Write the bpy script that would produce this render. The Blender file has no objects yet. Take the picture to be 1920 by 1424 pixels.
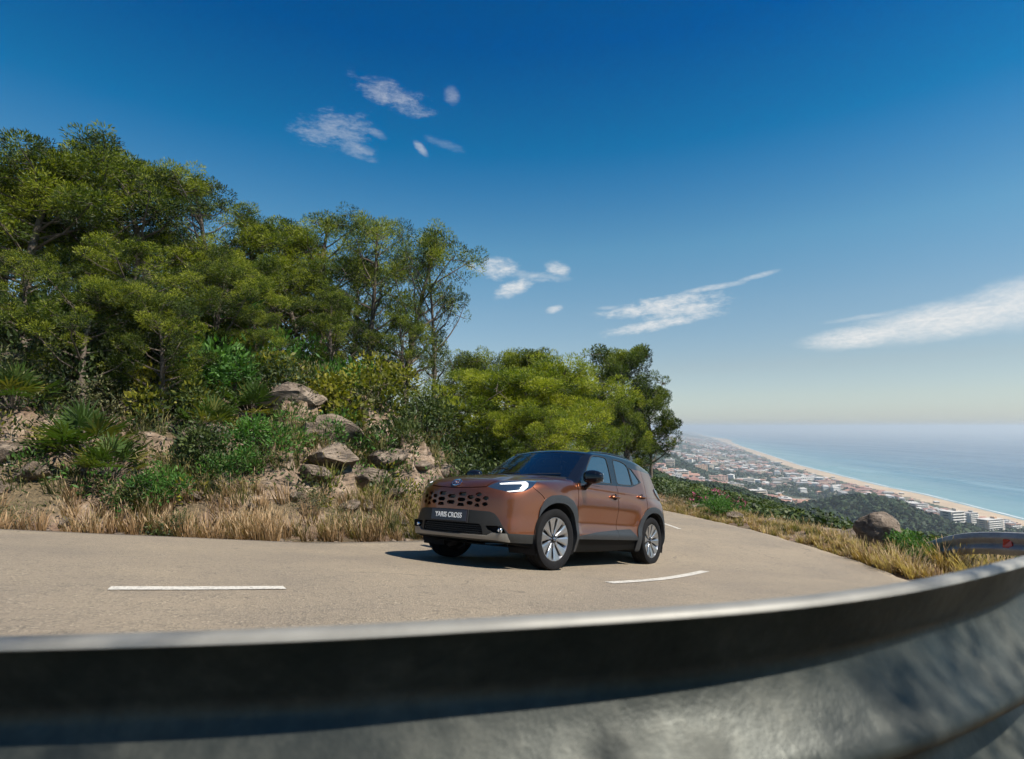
import bpy, bmesh, math, random
import numpy as np
from mathutils import Vector, Matrix, noise as mnoise

SC = bpy.context.scene
COL = SC.collection
R = math.radians

# ------------------------------------------------------------------ camera, sky, sun, exposure
FPX = 1050.0                                   # focal length in pixels of a 1920 px wide frame
cam_d = bpy.data.cameras.new("camera")
cam = bpy.data.objects.new("camera", cam_d)
COL.objects.link(cam)
cam_d.sensor_width = 36.0
cam_d.lens = FPX / 1920 * 36
cam_d.clip_start = 0.05
cam_d.clip_end = 200000
cam.location = (0, 0, 0)
PITCH = math.atan((800 - 712) / FPX)
cam.rotation_euler = (math.pi / 2 + PITCH, 0, 0)
cam_d.dof.use_dof = True
cam_d.dof.focus_distance = 8.0
cam_d.dof.aperture_fstop = 4.5
SC.camera = cam

SUN_AZ = R(-31)          # direction towards the sun, measured from +X towards +Y
SUN_EL = R(53)
sun_vec = Vector((math.cos(SUN_AZ) * math.cos(SUN_EL), math.sin(SUN_AZ) * math.cos(SUN_EL), math.sin(SUN_EL)))
sd = bpy.data.lights.new("sun", 'SUN')
sd.energy = 5.0
sd.angle = R(0.55)
sd.color = (1.0, 0.93, 0.82)
so = bpy.data.objects.new("sun", sd)
COL.objects.link(so)
so.rotation_euler = (-sun_vec).to_track_quat('-Z', 'Y').to_euler()

world = bpy.data.worlds.new("World")
SC.world = world
world.use_nodes = True
SC.render.engine = 'CYCLES'
SC.view_settings.view_transform = 'Standard'
SC.view_settings.look = 'None'
SC.view_settings.gamma = 1.0
SC.view_settings.exposure = 0.66
SC.cycles.use_adaptive_sampling = True
SC.cycles.adaptive_threshold = 0.04
SC.cycles.time_limit = 780
SC.cycles.use_denoising = True
SC.cycles.denoiser = 'OPENIMAGEDENOISE'
SC.cycles.max_bounces = 8
SC.cycles.diffuse_bounces = 3
SC.cycles.glossy_bounces = 4
SC.cycles.transmission_bounces = 6
SC.cycles.transparent_max_bounces = 12
SC.cycles.volume_bounces = 0
SC.cycles.caustics_reflective = False
SC.cycles.caustics_refractive = False
SC.cycles.sample_clamp_indirect = 4.0
SC.render.use_motion_blur = False


class G:
    """small node-graph writer"""
    def __init__(self, tree):
        self.t = tree
        self.n = tree.nodes
        self.l = tree.links

    def node(self, typ, ins=None, **props):
        nd = self.n.new(typ)
        for k, v in props.items():
            setattr(nd, k, v)
        if ins:
            for k, v in ins.items():
                s = nd.inputs[k]
                if isinstance(v, bpy.types.NodeSocket):
                    self.l.new(v, s)
                else:
                    s.default_value = v
        return nd

    def math(self, op, a, b=None, c=None, clamp=False):
        nd = self.n.new('ShaderNodeMath')
        nd.operation = op
        nd.use_clamp = clamp
        for i, v in enumerate((a, b, c)):
            if v is None:
                continue
            if isinstance(v, bpy.types.NodeSocket):
                self.l.new(v, nd.inputs[i])
            else:
                nd.inputs[i].default_value = v
        return nd.outputs[0]

    def mix(self, fac, a, b, blend='MIX'):
        nd = self.n.new('ShaderNodeMix')
        nd.data_type = 'RGBA'
        nd.blend_type = blend
        for s, v in ((nd.inputs[0], fac), (nd.inputs[6], a), (nd.inputs[7], b)):
            if isinstance(v, bpy.types.NodeSocket):
                self.l.new(v, s)
            else:
                s.default_value = v if not isinstance(v, tuple) or len(v) == 4 else (*v, 1)
        return nd.outputs[2]

    def ramp(self, fac, stops, interp='LINEAR'):
        nd = self.n.new('ShaderNodeValToRGB')
        nd.color_ramp.interpolation = interp
        e = nd.color_ramp.elements
        while len(e) < len(stops):
            e.new(0.5)
        for el, (p, c) in zip(e, stops):
            el.position = p
            el.color = c if len(c) == 4 else (*c, 1)
        self.l.new(fac, nd.inputs[0])
        return nd.outputs[0]

    def noise(self, vec, scale, detail=4, rough=0.55, dist=0.0):
        nd = self.node('ShaderNodeTexNoise', {'Scale': scale, 'Detail': detail, 'Roughness': rough, 'Distortion': dist})
        if vec is not None:
            self.l.new(vec, nd.inputs['Vector'])
        return nd.outputs[0]

    def smooth(self, v, a, b):
        nd = self.n.new('ShaderNodeMapRange')
        nd.interpolation_type = 'SMOOTHSTEP'
        self.l.new(v, nd.inputs[0])
        nd.inputs[1].default_value = a
        nd.inputs[2].default_value = b
        return nd.outputs[0]


# ---- sky: Nishita, graded deeper, with the photographed thin clouds in it
def build_world():
    g = G(world.node_tree)
    g.n.clear()
    sky = g.node('ShaderNodeTexSky', sky_type='NISHITA')
    sky.sun_disc = False
    sky.sun_elevation = SUN_EL
    sky.sun_rotation = R(90) - SUN_AZ
    sky.altitude = 150
    sky.air_density = 1.0
    sky.dust_density = 0.6
    sky.ozone_density = 2.2
    tc = g.node('ShaderNodeTexCoord')
    sep = g.node('ShaderNodeSeparateXYZ', {0: tc.outputs['Generated']})
    X, Y, Z = sep.outputs
    hs = g.node('ShaderNodeHueSaturation', {'Hue': 0.5, 'Saturation': 1.0, 'Value': 1.0, 'Color': sky.outputs[0]})
    # polarised look: colour deepens away from the horizon
    deep = g.ramp(Z, [(0.0, (.98, 1.08, 1.30)), (.05, (1.05, 1.05, 1.08)), (.1, (1.04, 1.0, .95)), (.2, (.92, 1.08, 1.03)), (.3, (.66, 1.12, 1.12)),
                      (.45, (.06, .80, 1.12)), (.58, (.0, .52, 1.0)), (1.0, (.02, .42, .80))])
    col = g.mix(1.0, hs.outputs[0], deep, 'MULTIPLY')
    # cloud coordinates: azimuth (deg, 0 = +Y, positive to +X) and elevation (deg)
    az = g.math('MULTIPLY', g.math('ARCTAN2', X, Y), 57.2958)
    el = g.math('MULTIPLY', g.math('ARCSINE', Z), 57.2958)
    total = None

    def add(total, v):
        return v if total is None else g.math('MAXIMUM', total, v)
    # (azimuth, elevation, half-length, half-width, tilt deg, strength, raggedness)
    clouds = [
        (-18.4, 27.6, 3.8, 1.5, 8, .30, 1.7), (-16.2, 26.2, 2.4, .7, -12, .28, 1.5),
        (-12.6, 31.0, 4.2, 1.1, -14, .34, 1.7), (-6.4, 31.5, .9, .8, -25, .30, .9), (-9.6, 26.9, 1.0, .42, -38, .5, .8),
        (-14.2, 27.8, 1.1, .4, -15, .28, 1.0), (-7.2, 27.4, 2.2, .4, -12, .14, 1.4),
        (-1.5, 16.0, 2.2, 1.1, 0, .85, 1.0), (0.1, 14.0, 2.2, .85, 22, .9, 1.0), (4.7, 15.9, 1.5, .75, -15, .8, 1.0),
        (-4.2, 16.2, .6, .4, 0, .7, .7), (4.4, 11.9, 1.0, .42, 12, .75, .8), (2.5, 15.2, 3.4, .55, -5, .4, 1.2),
        (14.8, 11.9, 6.0, .85, 8, .85, 1.3), (15.4, 10.2, 6.2, .62, 9, .9, 1.1), (17.4, 11.2, 4.2, .9, 8, .75, 1.4),
        (20.0, 13.3, 3.0, .32, 5, .75, .7), (24.2, 14.0, 2.0, .26, 10, .6, .7), (10.0, 11.9, 1.2, .25, 0, .4, .7),
        (32.2, 7.8, 5.0, 1.05, 4, 1.15, .45), (38.5, 8.6, 8.0, 1.65, 5, 1.15, .35), (45.0, 9.5, 8.0, 2.1, 5, 1.15, .35),
        (33.5, 9.5, 4.2, .24, 4, .35, .9),
    ]
    cv = g.node('ShaderNodeCombineXYZ', {0: az, 1: g.math('MULTIPLY', el, 2.6), 2: 0.0}).outputs[0]
    nz = g.noise(cv, 0.42, 7, 0.62, 0.4)
    nz2 = g.noise(cv, 1.6, 5, 0.6, 0.2)
    rag = g.math('ADD', g.math('MULTIPLY', g.math('SUBTRACT', nz, 0.5), 2.4), g.math('MULTIPLY', g.math('SUBTRACT', nz2, 0.5), 1.1))
    wisp = g.math('ADD', .72, g.math('MULTIPLY', g.smooth(g.noise(cv, 1.7, 5, .6, .8), .30, .66), .30))
    for a, e, hl, hw, tilt, st, rg in clouds:
        c, s = math.cos(R(tilt)), math.sin(R(tilt))
        da = g.math('SUBTRACT', az, a)
        de = g.math('SUBTRACT', el, e)
        u = g.math('DIVIDE', g.math('ADD', g.math('MULTIPLY', da, c), g.math('MULTIPLY', de, s)), hl)
        v = g.math('DIVIDE', g.math('SUBTRACT', g.math('MULTIPLY', de, c), g.math('MULTIPLY', da, s)), hw)
        r = g.math('ADD', g.math('MULTIPLY', u, u), g.math('MULTIPLY', v, v))
        q = g.math('ADD', g.math('SUBTRACT', 1.0, r), g.math('MULTIPLY', rag, rg))
        m = g.math('MULTIPLY', g.smooth(q, -0.35, 1.7), g.math('MULTIPLY', wisp, st))
        total = add(total, m)
    col2 = g.mix(g.math('MINIMUM', total, 0.9), col, (8.2, 8.1, 7.9))
    bg = g.node('ShaderNodeBackground', {'Color': col2, 'Strength': 0.068})
    out = g.node('ShaderNodeOutputWorld')
    g.l.new(bg.outputs[0], out.inputs[0])


build_world()

# ------------------------------------------------------------------ materials
MATS = {}


def mat(name, color=(.5, .5, .5), rough=0.6, metal=0.0, coat=0.0, coat_rough=0.03, spec=0.5, emit=None, estr=0.0,
        var=0.0, vscale=8.0, bump=0.0, bscale=60.0, trans=0.0, ior=1.45, translucent=0.0, isl=0.0, rvar=0.0):
    m = bpy.data.materials.new(name)
    m.use_nodes = True
    g = G(m.node_tree)
    g.n.clear()
    out = g.node('ShaderNodeOutputMaterial')
    b = g.node('ShaderNodeBsdfPrincipled', {'Base Color': (*color, 1), 'Roughness': rough, 'Metallic': metal,
                                            'Coat Weight': coat, 'Coat Roughness': coat_rough, 'Specular IOR Level': spec,
                                            'Transmission Weight': trans, 'IOR': ior})
    if emit:
        b.inputs['Emission Color'].default_value = (*emit, 1)
        b.inputs['Emission Strength'].default_value = estr
    colsock = None
    tc = g.node('ShaderNodeTexCoord')
    P = tc.outputs['Object']
    if var > 0:
        nz = g.noise(P, vscale, 6, 0.6)
        lo = tuple(max(0, c * (1 - var)) for c in color)
        hi = tuple(min(1, c * (1 + var)) for c in color)
        colsock = g.ramp(nz, [(0.3, lo), (0.7, hi)])
    if isl > 0:
        geo = g.node('ShaderNodeNewGeometry')
        base = colsock if colsock else (*color, 1)
        f = g.math('ADD', g.math('MULTIPLY', geo.outputs['Random Per Island'], 2 * isl), 1 - isl)
        cc = g.node('ShaderNodeCombineXYZ', {0: f, 1: f, 2: f})
        colsock = g.mix(1.0, base, cc.outputs[0], 'MULTIPLY')
    if colsock:
        g.l.new(colsock, b.inputs['Base Color'])
    if rvar > 0:
        rn = g.noise(P, vscale * 1.7, 4)
        g.l.new(g.math('ADD', g.math('MULTIPLY', g.math('SUBTRACT', rn, .5), rvar * 2), rough, clamp=True), b.inputs['Roughness'])
    if bump > 0:
        bn = g.noise(P, bscale, 5, 0.6)
        bp = g.node('ShaderNodeBump', {'Strength': bump, 'Distance': 0.02, 'Height': bn})
        g.l.new(bp.outputs[0], b.inputs['Normal'])
    last = b.outputs[0]
    if translucent > 0:
        tr = g.node('ShaderNodeBsdfTranslucent', {'Color': (min(1, color[0] * 1.6), min(1, color[1] * 1.7), color[2] * .7, 1)})
        if colsock:
            g.l.new(g.mix(1.0, colsock, (1.5, 1.6, .7), 'MULTIPLY'), tr.inputs[0])
        mx = g.node('ShaderNodeMixShader', {0: translucent, 1: last, 2: tr.outputs[0]})
        last = mx.outputs[0]
    g.l.new(last, out.inputs[0])
    MATS[name] = m
    return m


# ------------------------------------------------------------------ object helpers
def tag(o, label=None, cat=None, group=None, kind=None):
    if label:
        o['label'] = label
    if cat:
        o['category'] = cat
    if group:
        o['group'] = group
    if kind:
        o['kind'] = kind
    return o


def empty(name, loc=(0, 0, 0), rz=0.0):
    o = bpy.data.objects.new(name, None)
    o.empty_display_size = 0.2
    o.location = loc
    o.rotation_euler = (0, 0, rz)
    COL.objects.link(o)
    return o


def mesh_obj(name, verts, faces, material=None, parent=None, smooth=False, normals=None, mats=None, midx=None):
    me = bpy.data.meshes.new(name)
    if isinstance(verts, np.ndarray):
        verts = verts.astype(np.float32)
        fa = np.asarray(faces, dtype=np.int32)
        if fa.ndim == 2:
            nf, k = fa.shape
            me.vertices.add(len(verts))
            me.vertices.foreach_set('co', verts.ravel())
            me.loops.add(nf * k)
            me.loops.foreach_set('vertex_index', fa.ravel())
            me.polygons.add(nf)
            me.polygons.foreach_set('loop_start', np.arange(0, nf * k, k, dtype=np.int32))
            me.polygons.foreach_set('loop_total', np.full(nf, k, dtype=np.int32))
            me.update(calc_edges=True)
        else:
            me.from_pydata([tuple(v) for v in verts], [], faces)
    else:
        me.from_pydata(verts, [], faces)
    me.validate(verbose=False)
    if smooth:
        me.polygons.foreach_set('use_smooth', np.ones(len(me.polygons), dtype=bool))
    if mats:
        for m in mats:
            me.materials.append(m)
        if midx is not None:
            me.polygons.foreach_set('material_index', np.asarray(midx, dtype=np.int32))
    elif material:
        me.materials.append(material)
    if normals is not None and len(me.vertices) == len(normals):
        me.normals_split_custom_set_from_vertices([tuple(n) for n in normals])
    o = bpy.data.objects.new(name, me)
    COL.objects.link(o)
    if parent:
        o.parent = parent
    return o


class MB:
    """collects primitive shapes, then becomes ONE mesh object"""
    def __init__(self):
        self.v = []
        self.f = []

    def add(self, vs, fs):
        b = len(self.v)
        self.v.extend([tuple(p) for p in vs])
        self.f.extend([tuple(b + i for i in f) for f in fs])
        return self

    def box(self, c, s, M=None, bev=0.0):
        hx, hy, hz = s[0] / 2, s[1] / 2, s[2] / 2
        if bev > 0:
            bm = bmesh.new()
            bmesh.ops.create_cube(bm, size=1.0)
            bmesh.ops.scale(bm, vec=s, verts=bm.verts)
            bmesh.ops.bevel(bm, geom=bm.edges[:], offset=bev, segments=2, affect='EDGES', profile=0.6)
            bm.verts.index_update()
            vs = [v.co + Vector(c) for v in bm.verts]
            fs = [[v.index for v in f.verts] for f in bm.faces]
            bm.free()
        else:
            vs = [Vector(c) + Vector((sx * hx, sy * hy, sz * hz)) for sx in (-1, 1) for sy in (-1, 1) for sz in (-1, 1)]
            fs = [(0, 1, 3, 2), (4, 6, 7, 5), (0, 4, 5, 1), (2, 3, 7, 6), (0, 2, 6, 4), (1, 5, 7, 3)]
        if M:
            vs = [M @ v for v in vs]
        return self.add(vs, fs)

    def tube(self, pts, rad, n=8, cap=True, sx=1.0):
        pts = [Vector(p) for p in pts]
        rads = rad if isinstance(rad, (list, tuple)) else [rad] * len(pts)
        vs, fs = [], []
        up = None
        for i, p in enumerate(pts):
            a = pts[max(0, i - 1)]
            b = pts[min(len(pts) - 1, i + 1)]
            d = (b - a).normalized() if (b - a).length > 1e-9 else Vector((0, 0, 1))
            if up is None:
                up = d.cross(Vector((0, 0, 1)))
                if up.length < 0.1:
                    up = d.cross(Vector((0, 1, 0)))
            up = (up - d * up.dot(d)).normalized()
            w = d.cross(up)
            for k in range(n):
                t = 2 * math.pi * k / n
                vs.append(p + (up * math.cos(t) * sx + w * math.sin(t)) * rads[i])
        for i in range(len(pts) - 1):
            for k in range(n):
                k2 = (k + 1) % n
                fs.append((i * n + k, i * n + k2, (i + 1) * n + k2, (i + 1) * n + k))
        if cap:
            fs.append(tuple(range(n))[::-1])
            fs.append(tuple((len(pts) - 1) * n + k for k in range(n)))
        return self.add(vs, fs)

    def lathe(self, prof, n=32, axis='Y', a0=0.0, a1=2 * math.pi, c=(0, 0, 0)):
        """prof: (radius, along-axis)"""
        full = abs(a1 - a0 - 2 * math.pi) < 1e-6
        m = n if full else n + 1
        vs, fs = [], []
        for r, h in prof:
            for k in range(m):
                t = a0 + (a1 - a0) * k / n
                if axis == 'Y':
                    vs.append((c[0] + r * math.cos(t), c[1] + h, c[2] + r * math.sin(t)))
                elif axis == 'Z':
                    vs.append((c[0] + r * math.cos(t), c[1] + r * math.sin(t), c[2] + h))
                else:
                    vs.append((c[0] + h, c[1] + r * math.cos(t), c[2] + r * math.sin(t)))
        for i in range(len(prof) - 1):
            for k in range(n):
                k2 = (k + 1) % m
                fs.append((i * m + k, i * m + k2, (i + 1) * m + k2, (i + 1) * m + k))
        return self.add(vs, fs)

    def extrude(self, poly, d0, d1, axes='xz', M=None):
        """polygon in a plane, extruded along the third axis from d0 to d1"""
        def P(a, b, d):
            if axes == 'xz':
                v = Vector((a, d, b))
            elif axes == 'yz':
                v = Vector((d, a, b))
            else:
                v = Vector((a, b, d))
            return M @ v if M else v
        n = len(poly)
        vs = [P(a, b, d0) for a, b in poly] + [P(a, b, d1) for a, b in poly]
        fs = [tuple(range(n))[::-1], tuple(range(n, 2 * n))] + [(i, (i + 1) % n, n + (i + 1) % n, n + i) for i in range(n)]
        return self.add(vs, fs)

    def build(self, name, material, parent=None, smooth=False, auto=None):
        o = mesh_obj(name, self.v, self.f, material, parent, smooth)
        if smooth:
            bm = bmesh.new()
            bm.from_mesh(o.data)
            bmesh.ops.recalc_face_normals(bm, faces=bm.faces)
            for e in bm.edges:
                if len(e.link_faces) == 2 and e.calc_face_angle(0) > (auto or R(38)):
                    e.smooth = False
            bm.to_mesh(o.data)
            bm.free()
        else:
            bm = bmesh.new()
            bm.from_mesh(o.data)
            bmesh.ops.recalc_face_normals(bm, faces=bm.faces)
            bm.to_mesh(o.data)
            bm.free()
        return o


def kids(o):
    return [c for c in bpy.data.objects if c.parent == o]


def catmull(pts, sub=6):
    pts = [np.array(p, float) for p in pts]
    out = []
    n = len(pts)
    for i in range(n - 1):
        p0 = pts[max(0, i - 1)]; p1 = pts[i]; p2 = pts[i + 1]; p3 = pts[min(n - 1, i + 2)]
        for k in range(sub):
            t = k / sub
            out.append(0.5 * ((2 * p1) + (-p0 + p2) * t + (2 * p0 - 5 * p1 + 4 * p2 - p3) * t * t + (-p0 + 3 * p1 - 3 * p2 + p3) * t ** 3))
    out.append(pts[-1])
    return np.array(out)


# ------------------------------------------------------------------ car body as an implicit surface (metres, car axes: x forward from the front axle, y left, z up)
def pch(x, pts):
    xs = np.array([p[0] for p in pts], float)
    ys = np.array([p[1] for p in pts], float)
    if xs[0] > xs[-1]:
        xs = xs[::-1]; ys = ys[::-1]
    h = np.diff(xs)
    d = np.diff(ys) / h
    m = np.zeros(len(xs))
    m[0] = d[0]; m[-1] = d[-1]
    for i in range(1, len(xs) - 1):
        if d[i - 1] * d[i] <= 0:
            m[i] = 0 if abs(d[i - 1] - d[i]) > 1e9 else (d[i - 1] * h[i] + d[i] * h[i - 1]) / (h[i] + h[i - 1])
            lim = 3 * min(abs(d[i - 1]), abs(d[i]))
            m[i] = max(-lim, min(lim, m[i]))
        else:
            m[i] = (d[i - 1] * h[i] + d[i] * h[i - 1]) / (h[i] + h[i - 1])
    xc = np.clip(x, xs[0], xs[-1])
    i = np.clip(np.searchsorted(xs, xc) - 1, 0, len(h) - 1)
    t = (xc - xs[i]) / h[i]
    v = (ys[i] * (1 + 2 * t) * (1 - t) ** 2 + m[i] * h[i] * t * (1 - t) ** 2 + ys[i + 1] * t * t * (3 - 2 * t) + m[i + 1] * h[i] * t * t * (t - 1))
    return v + np.where(x < xs[0], (x - xs[0]) * m[0], 0) + np.where(x > xs[-1], (x - xs[-1]) * m[-1], 0)


def sstep(v, a, b):
    t = np.clip((v - a) / (b - a), 0, 1)
    return t * t * (3 - 2 * t)


def smax(a, b, k):
    h = np.clip(0.5 + 0.5 * (a - b) / k, 0, 1)
    return b + (a - b) * h + k * h * (1 - h)


HOODC = [(.92, .83), (.82, .880), (.72, .925), (.5, .985), (.2, 1.035), (-.1, 1.068), (-.45, 1.092), (-.8, 1.094), (-1.38, 1.118), (-2.0, 1.142), (-2.5, 1.155), (-3.0, 1.11), (-3.45, .98)]
WIDTH = [(.86, .83), (.4, .872), (0, .884), (-.45, .868), (-1.0, .858), (-1.6, .858), (-2.1, .868), (-2.56, .888), (-3.0, .868), (-3.4, .80)]
NOSE = [(.16, .66), (.22, .78), (.30, .835), (.42, .858), (.55, .862), (.66, .856), (.76, .840), (.83, .812), (.90, .765), (.98, .66), (1.05, .50)]
BOW = [(0, 0), (.25, .012), (.42, .045), (.55, .10), (.65, .165), (.73, .245), (.80, .36), (.86, .52), (.90, .70)]
TAIL = [(.2, -3.12), (.3, -3.26), (.45, -3.33), (.62, -3.345), (.74, -3.30), (.86, -3.255), (1.0, -3.25), (1.1, -3.20), (1.2, -3.12)]
RBOW = [(0, 0), (.4, .02), (.6, .06), (.72, .11), (.8, .17), (.88, .32)]
VSEC = [(.16, -.09), (.26, -.045), (.34, -.006), (.40, .004), (.45, -.016), (.52, -.034), (.62, -.022), (.74, .0), (.86, -.002), (.95, -.018), (1.02, -.040), (1.10, -.075)]
VSEW = [(.16, -.03), (.26, -.01), (.34, .004), (.45, .006), (.62, .006), (.74, .006), (.86, -.004), (.95, -.030), (1.02, -.060), (1.10, -.10)]
ROOF = [(-.8, 1.455), (-1.1, 1.502), (-1.4, 1.532), (-1.8, 1.550), (-2.2, 1.546), (-2.6, 1.515), (-2.9, 1.468), (-3.25, 1.395)]


def body_f(x, y, z, parts=False):
    ay = np.abs(y)
    # lower body
    wf = np.exp(-((x - 0.02) / .52) ** 4) + np.exp(-((x + 2.56) / .52) ** 4)
    rr1 = np.hypot(x, z - .34); rr2 = np.hypot(x + 2.56, z - .34)
    flare = .012 * (1 - sstep(np.minimum(rr1, rr2), .45, .60))
    S = pch(x, WIDTH) + pch(z, VSEC) * (1 - wf) + pch(z, VSEW) * wf + flare
    S = S - .15 * sstep(-x, 2.25, 3.25) * sstep(z, .78, 1.08)
    side = ay - S
    hump = .014 * (1 - sstep(ay, .36, .50)) * sstep(x, -.5, -.2)
    H = pch(x, HOODC) - .045 * (ay / .8) ** 2 - .03 * np.clip((ay - .6) / .25, 0, None) ** 2 + hump - .014
    top = (z - H) / 1.02
    fx = pch(z, NOSE) - pch(ay, BOW)
    # lower corners of the bumper are boxier
    fx = fx + .05 * sstep(ay, .5, .75) * (1 - sstep(z, .35, .6))
    front = (x - fx) * .93
    rear = (pch(z, TAIL) + pch(ay, RBOW) - x) * .95
    low = smax(smax(side, top, .085), smax(front, rear, .01), .075)
    bot = pch(x, [(.9, .285), (.6, .245), (.3, .215), (-2.9, .21), (-3.35, .29)]) - z
    low = smax(low, bot, .03)
    # greenhouse
    Sg = .812 - (z - 1.05) * .40 - .10 * sstep(-x, 2.35, 3.25) ** 1.0 - .03 * sstep(-x, -1, 1.2) * 0
    gs = (ay - Sg) * .93
    ws = z - (1.08 + .64 * (-x - .37 - .17 * (ay / .72) ** 2))
    ws = ws / 1.187 + .0
    rf = z - (pch(x, ROOF) - .045 * (ay / .6) ** 2)
    bl = (-3.155 - (1.38 - z) * .30 + .13 * (ay / .6) ** 2 - x) * .95
    gh = smax(smax(gs, rf, .055), smax(ws, bl, .01), .03)
    gh = np.maximum(gh, .96 - z)
    f = np.minimum(low, gh)
    # soften the joint of greenhouse and shoulder a little
    k = .016
    h = np.clip(0.5 + 0.5 * (low - gh) / k, 0, 1)
    f = low * (1 - h) + gh * h - k * h * (1 - h)
    if parts:
        return f, low, gh
    return f


def body_grad(P, e=.0015):
    g = np.empty_like(P)
    for i in range(3):
        d = np.zeros(3); d[i] = e
        a = P + d; b = P - d
        g[:, i] = (body_f(a[:, 0], a[:, 1], a[:, 2]) - body_f(b[:, 0], b[:, 1], b[:, 2])) / (2 * e)
    return g


CAR_R = np.array([[-0.6112759, 0.78879983, 0.06431641], [-0.77460072, -0.61297203, 0.15575303], [0.16228213, 0.04538854, 0.98569995]])
CAR_T = np.array([-0.20766136, 6.92205698, -1.63886099])


# ------------------------------------------------------------------ the lie of the land (world metres, camera at the origin, sea at z = -160)
def vnoise(x, y, s=1.0, seed=0):
    x = np.asarray(x, float) / s + seed * 17.3; y = np.asarray(y, float) / s + seed * 9.1
    xi = np.floor(x).astype(np.int64); yi = np.floor(y).astype(np.int64)
    fx = x - xi; fy = y - yi
    fx = fx * fx * (3 - 2 * fx); fy = fy * fy * (3 - 2 * fy)

    def h(a, b):
        n = (a * 374761393 + b * 668265263 + seed * 1442695) & 0x7fffffff
        n = ((n ^ (n >> 13)) * 1274126177) & 0x7fffffff
        return ((n ^ (n >> 16)) & 0xffff) / 65535.0
    a = h(xi, yi); b = h(xi + 1, yi); c = h(xi, yi + 1); d = h(xi + 1, yi + 1)
    return (a * (1 - fx) + b * fx) * (1 - fy) + (c * (1 - fx) + d * fx) * fy - .5


def fbm(x, y, s, o=4, seed=0, gain=.5):
    t = 0; a = 1
    for i in range(o):
        t = t + a * vnoise(x, y, s, seed + i); s /= 2.03; a *= gain
    return t


def cells(x, y, s, seed=0):
    """flat random level per warped cell: broken rock faces"""
    wx = x + .35 * s * vnoise(x, y, s * .8, seed + 1) * 2; wy = y + .35 * s * vnoise(x, y, s * .8, seed + 2) * 2
    a = np.floor((wx * .87 + wy * .5) / s).astype(np.int64); b = np.floor((-wx * .5 + wy * .87) / (s * 1.5)).astype(np.int64)
    n = (a * 374761393 + b * 668265263 + seed * 1442695) & 0x7fffffff
    n = ((n ^ (n >> 13)) * 1274126177) & 0x7fffffff
    return ((n ^ (n >> 16)) & 0xffff) / 65535.0 - .5


INNER = catmull([(-40, 9), (-24, 5.2), (-14, 4.9), (-9.5, 5.9), (-6.4, 7.0), (-2.2, 8.6), (-.2, 10.2), (1.0, 12.6), (1.35, 15.5), (.9, 19), (-1.2, 23), (-5, 26), (-12, 29), (-24, 33)], 8)
OUTER = catmull([(-40, -2), (-24, -4.6), (-14, -4.4), (-8, -2.0), (-4.0, .55), (-1, 1.55), (1.6, 2.5), (3.9, 4.4), (5.2, 6.6), (5.75, 8.25), (5.88, 9.6), (5.9, 10.8), (5.86, 12.8), (5.75, 15.5), (5.35, 20), (4.2, 24.5), (1.0, 28.5), (-5, 32), (-13, 35.5), (-24, 39)], 8)
SHORE = [(-2000, 940), (0, 900), (600, 880), (974, 883), (1167, 933), (1338, 975), (1519, 1000), (1826, 1070), (2301, 1183), (3443, 1525), (5600, 2181), (8984, 3114), (20000, 6400), (60000, 19000)]


def gprof(y):
    return np.interp(y, [-60, 8.2, 9.0, 9.7, 10.8, 12.8, 15.5, 20, 30, 60], [-60, 8.2, 8.42, 8.55, 8.85, 9.5, 10.7, 12.9, 17.6, 30])


def zroad(x, y):
    x = np.asarray(x, float); y = np.asarray(y, float)
    yy = np.clip(y, -1.0, None)
    gx = .0652 * np.clip(x, -9, 9) + .02 * (x - np.clip(x, -9, 9))
    return -1.6389 - gx - .0652 * .2077 - .1580 * (gprof(yy) - 6.922)


def segd(x, y, line):
    """distance to a polyline, with sign: + on its left (walking from the left of the picture to the right and away)"""
    best = np.full(np.shape(x), 1e18); sg = np.ones(np.shape(x))
    for i in range(len(line) - 1):
        ax, ay = line[i]; bx, by = line[i + 1]
        ex, ey = bx - ax, by - ay
        t = np.clip(((x - ax) * ex + (y - ay) * ey) / (ex * ex + ey * ey), 0, 1)
        dx = x - ax - t * ex; dy = y - ay - t * ey
        d = dx * dx + dy * dy
        k = d < best
        best = np.where(k, d, best)
        sg = np.where(k, np.sign(ex * dy - ey * dx), sg)
    return np.sqrt(best) * np.where(sg == 0, 1, sg)


def shore_x(y):
    return np.interp(y, [p[0] for p in SHORE], [p[1] for p in SHORE])


def zfar(x, y):
    t = shore_x(y) - x
    z = np.interp(t, [-3000, -40, 0, 85, 95, 150, 300, 500, 700, 1200, 2500, 9000], [-240, -164, -160.3, -157, -155.5, -155, -146, -116, -86, -62, -40, 10])
    land = sstep(t, 100, 400)
    z = z + land * (fbm(x, y, 260, 4, 3) * 26)
    z = z + 44 * np.exp(-((x - 345) / 125) ** 2 - ((y - 1480) / 190) ** 2)
    z = z + 34 * np.exp(-((x - 250) / 150) ** 2 - ((y - 1650) / 200) ** 2)
    z = z + 30 * np.exp(-((x - 405) / 52) ** 2 - ((y - 640) / 70) ** 2) + 12 * np.exp(-((x - 500) / 60) ** 2 - ((y - 640) / 60) ** 2)
    z = z + 32 * np.exp(-((x - 2250) / 520) ** 2 - ((y - 8600) / 1800) ** 2) + 30 * np.exp(-((x - 600) / 500) ** 2 - ((y - 4300) / 900) ** 2)
    return z


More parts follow.
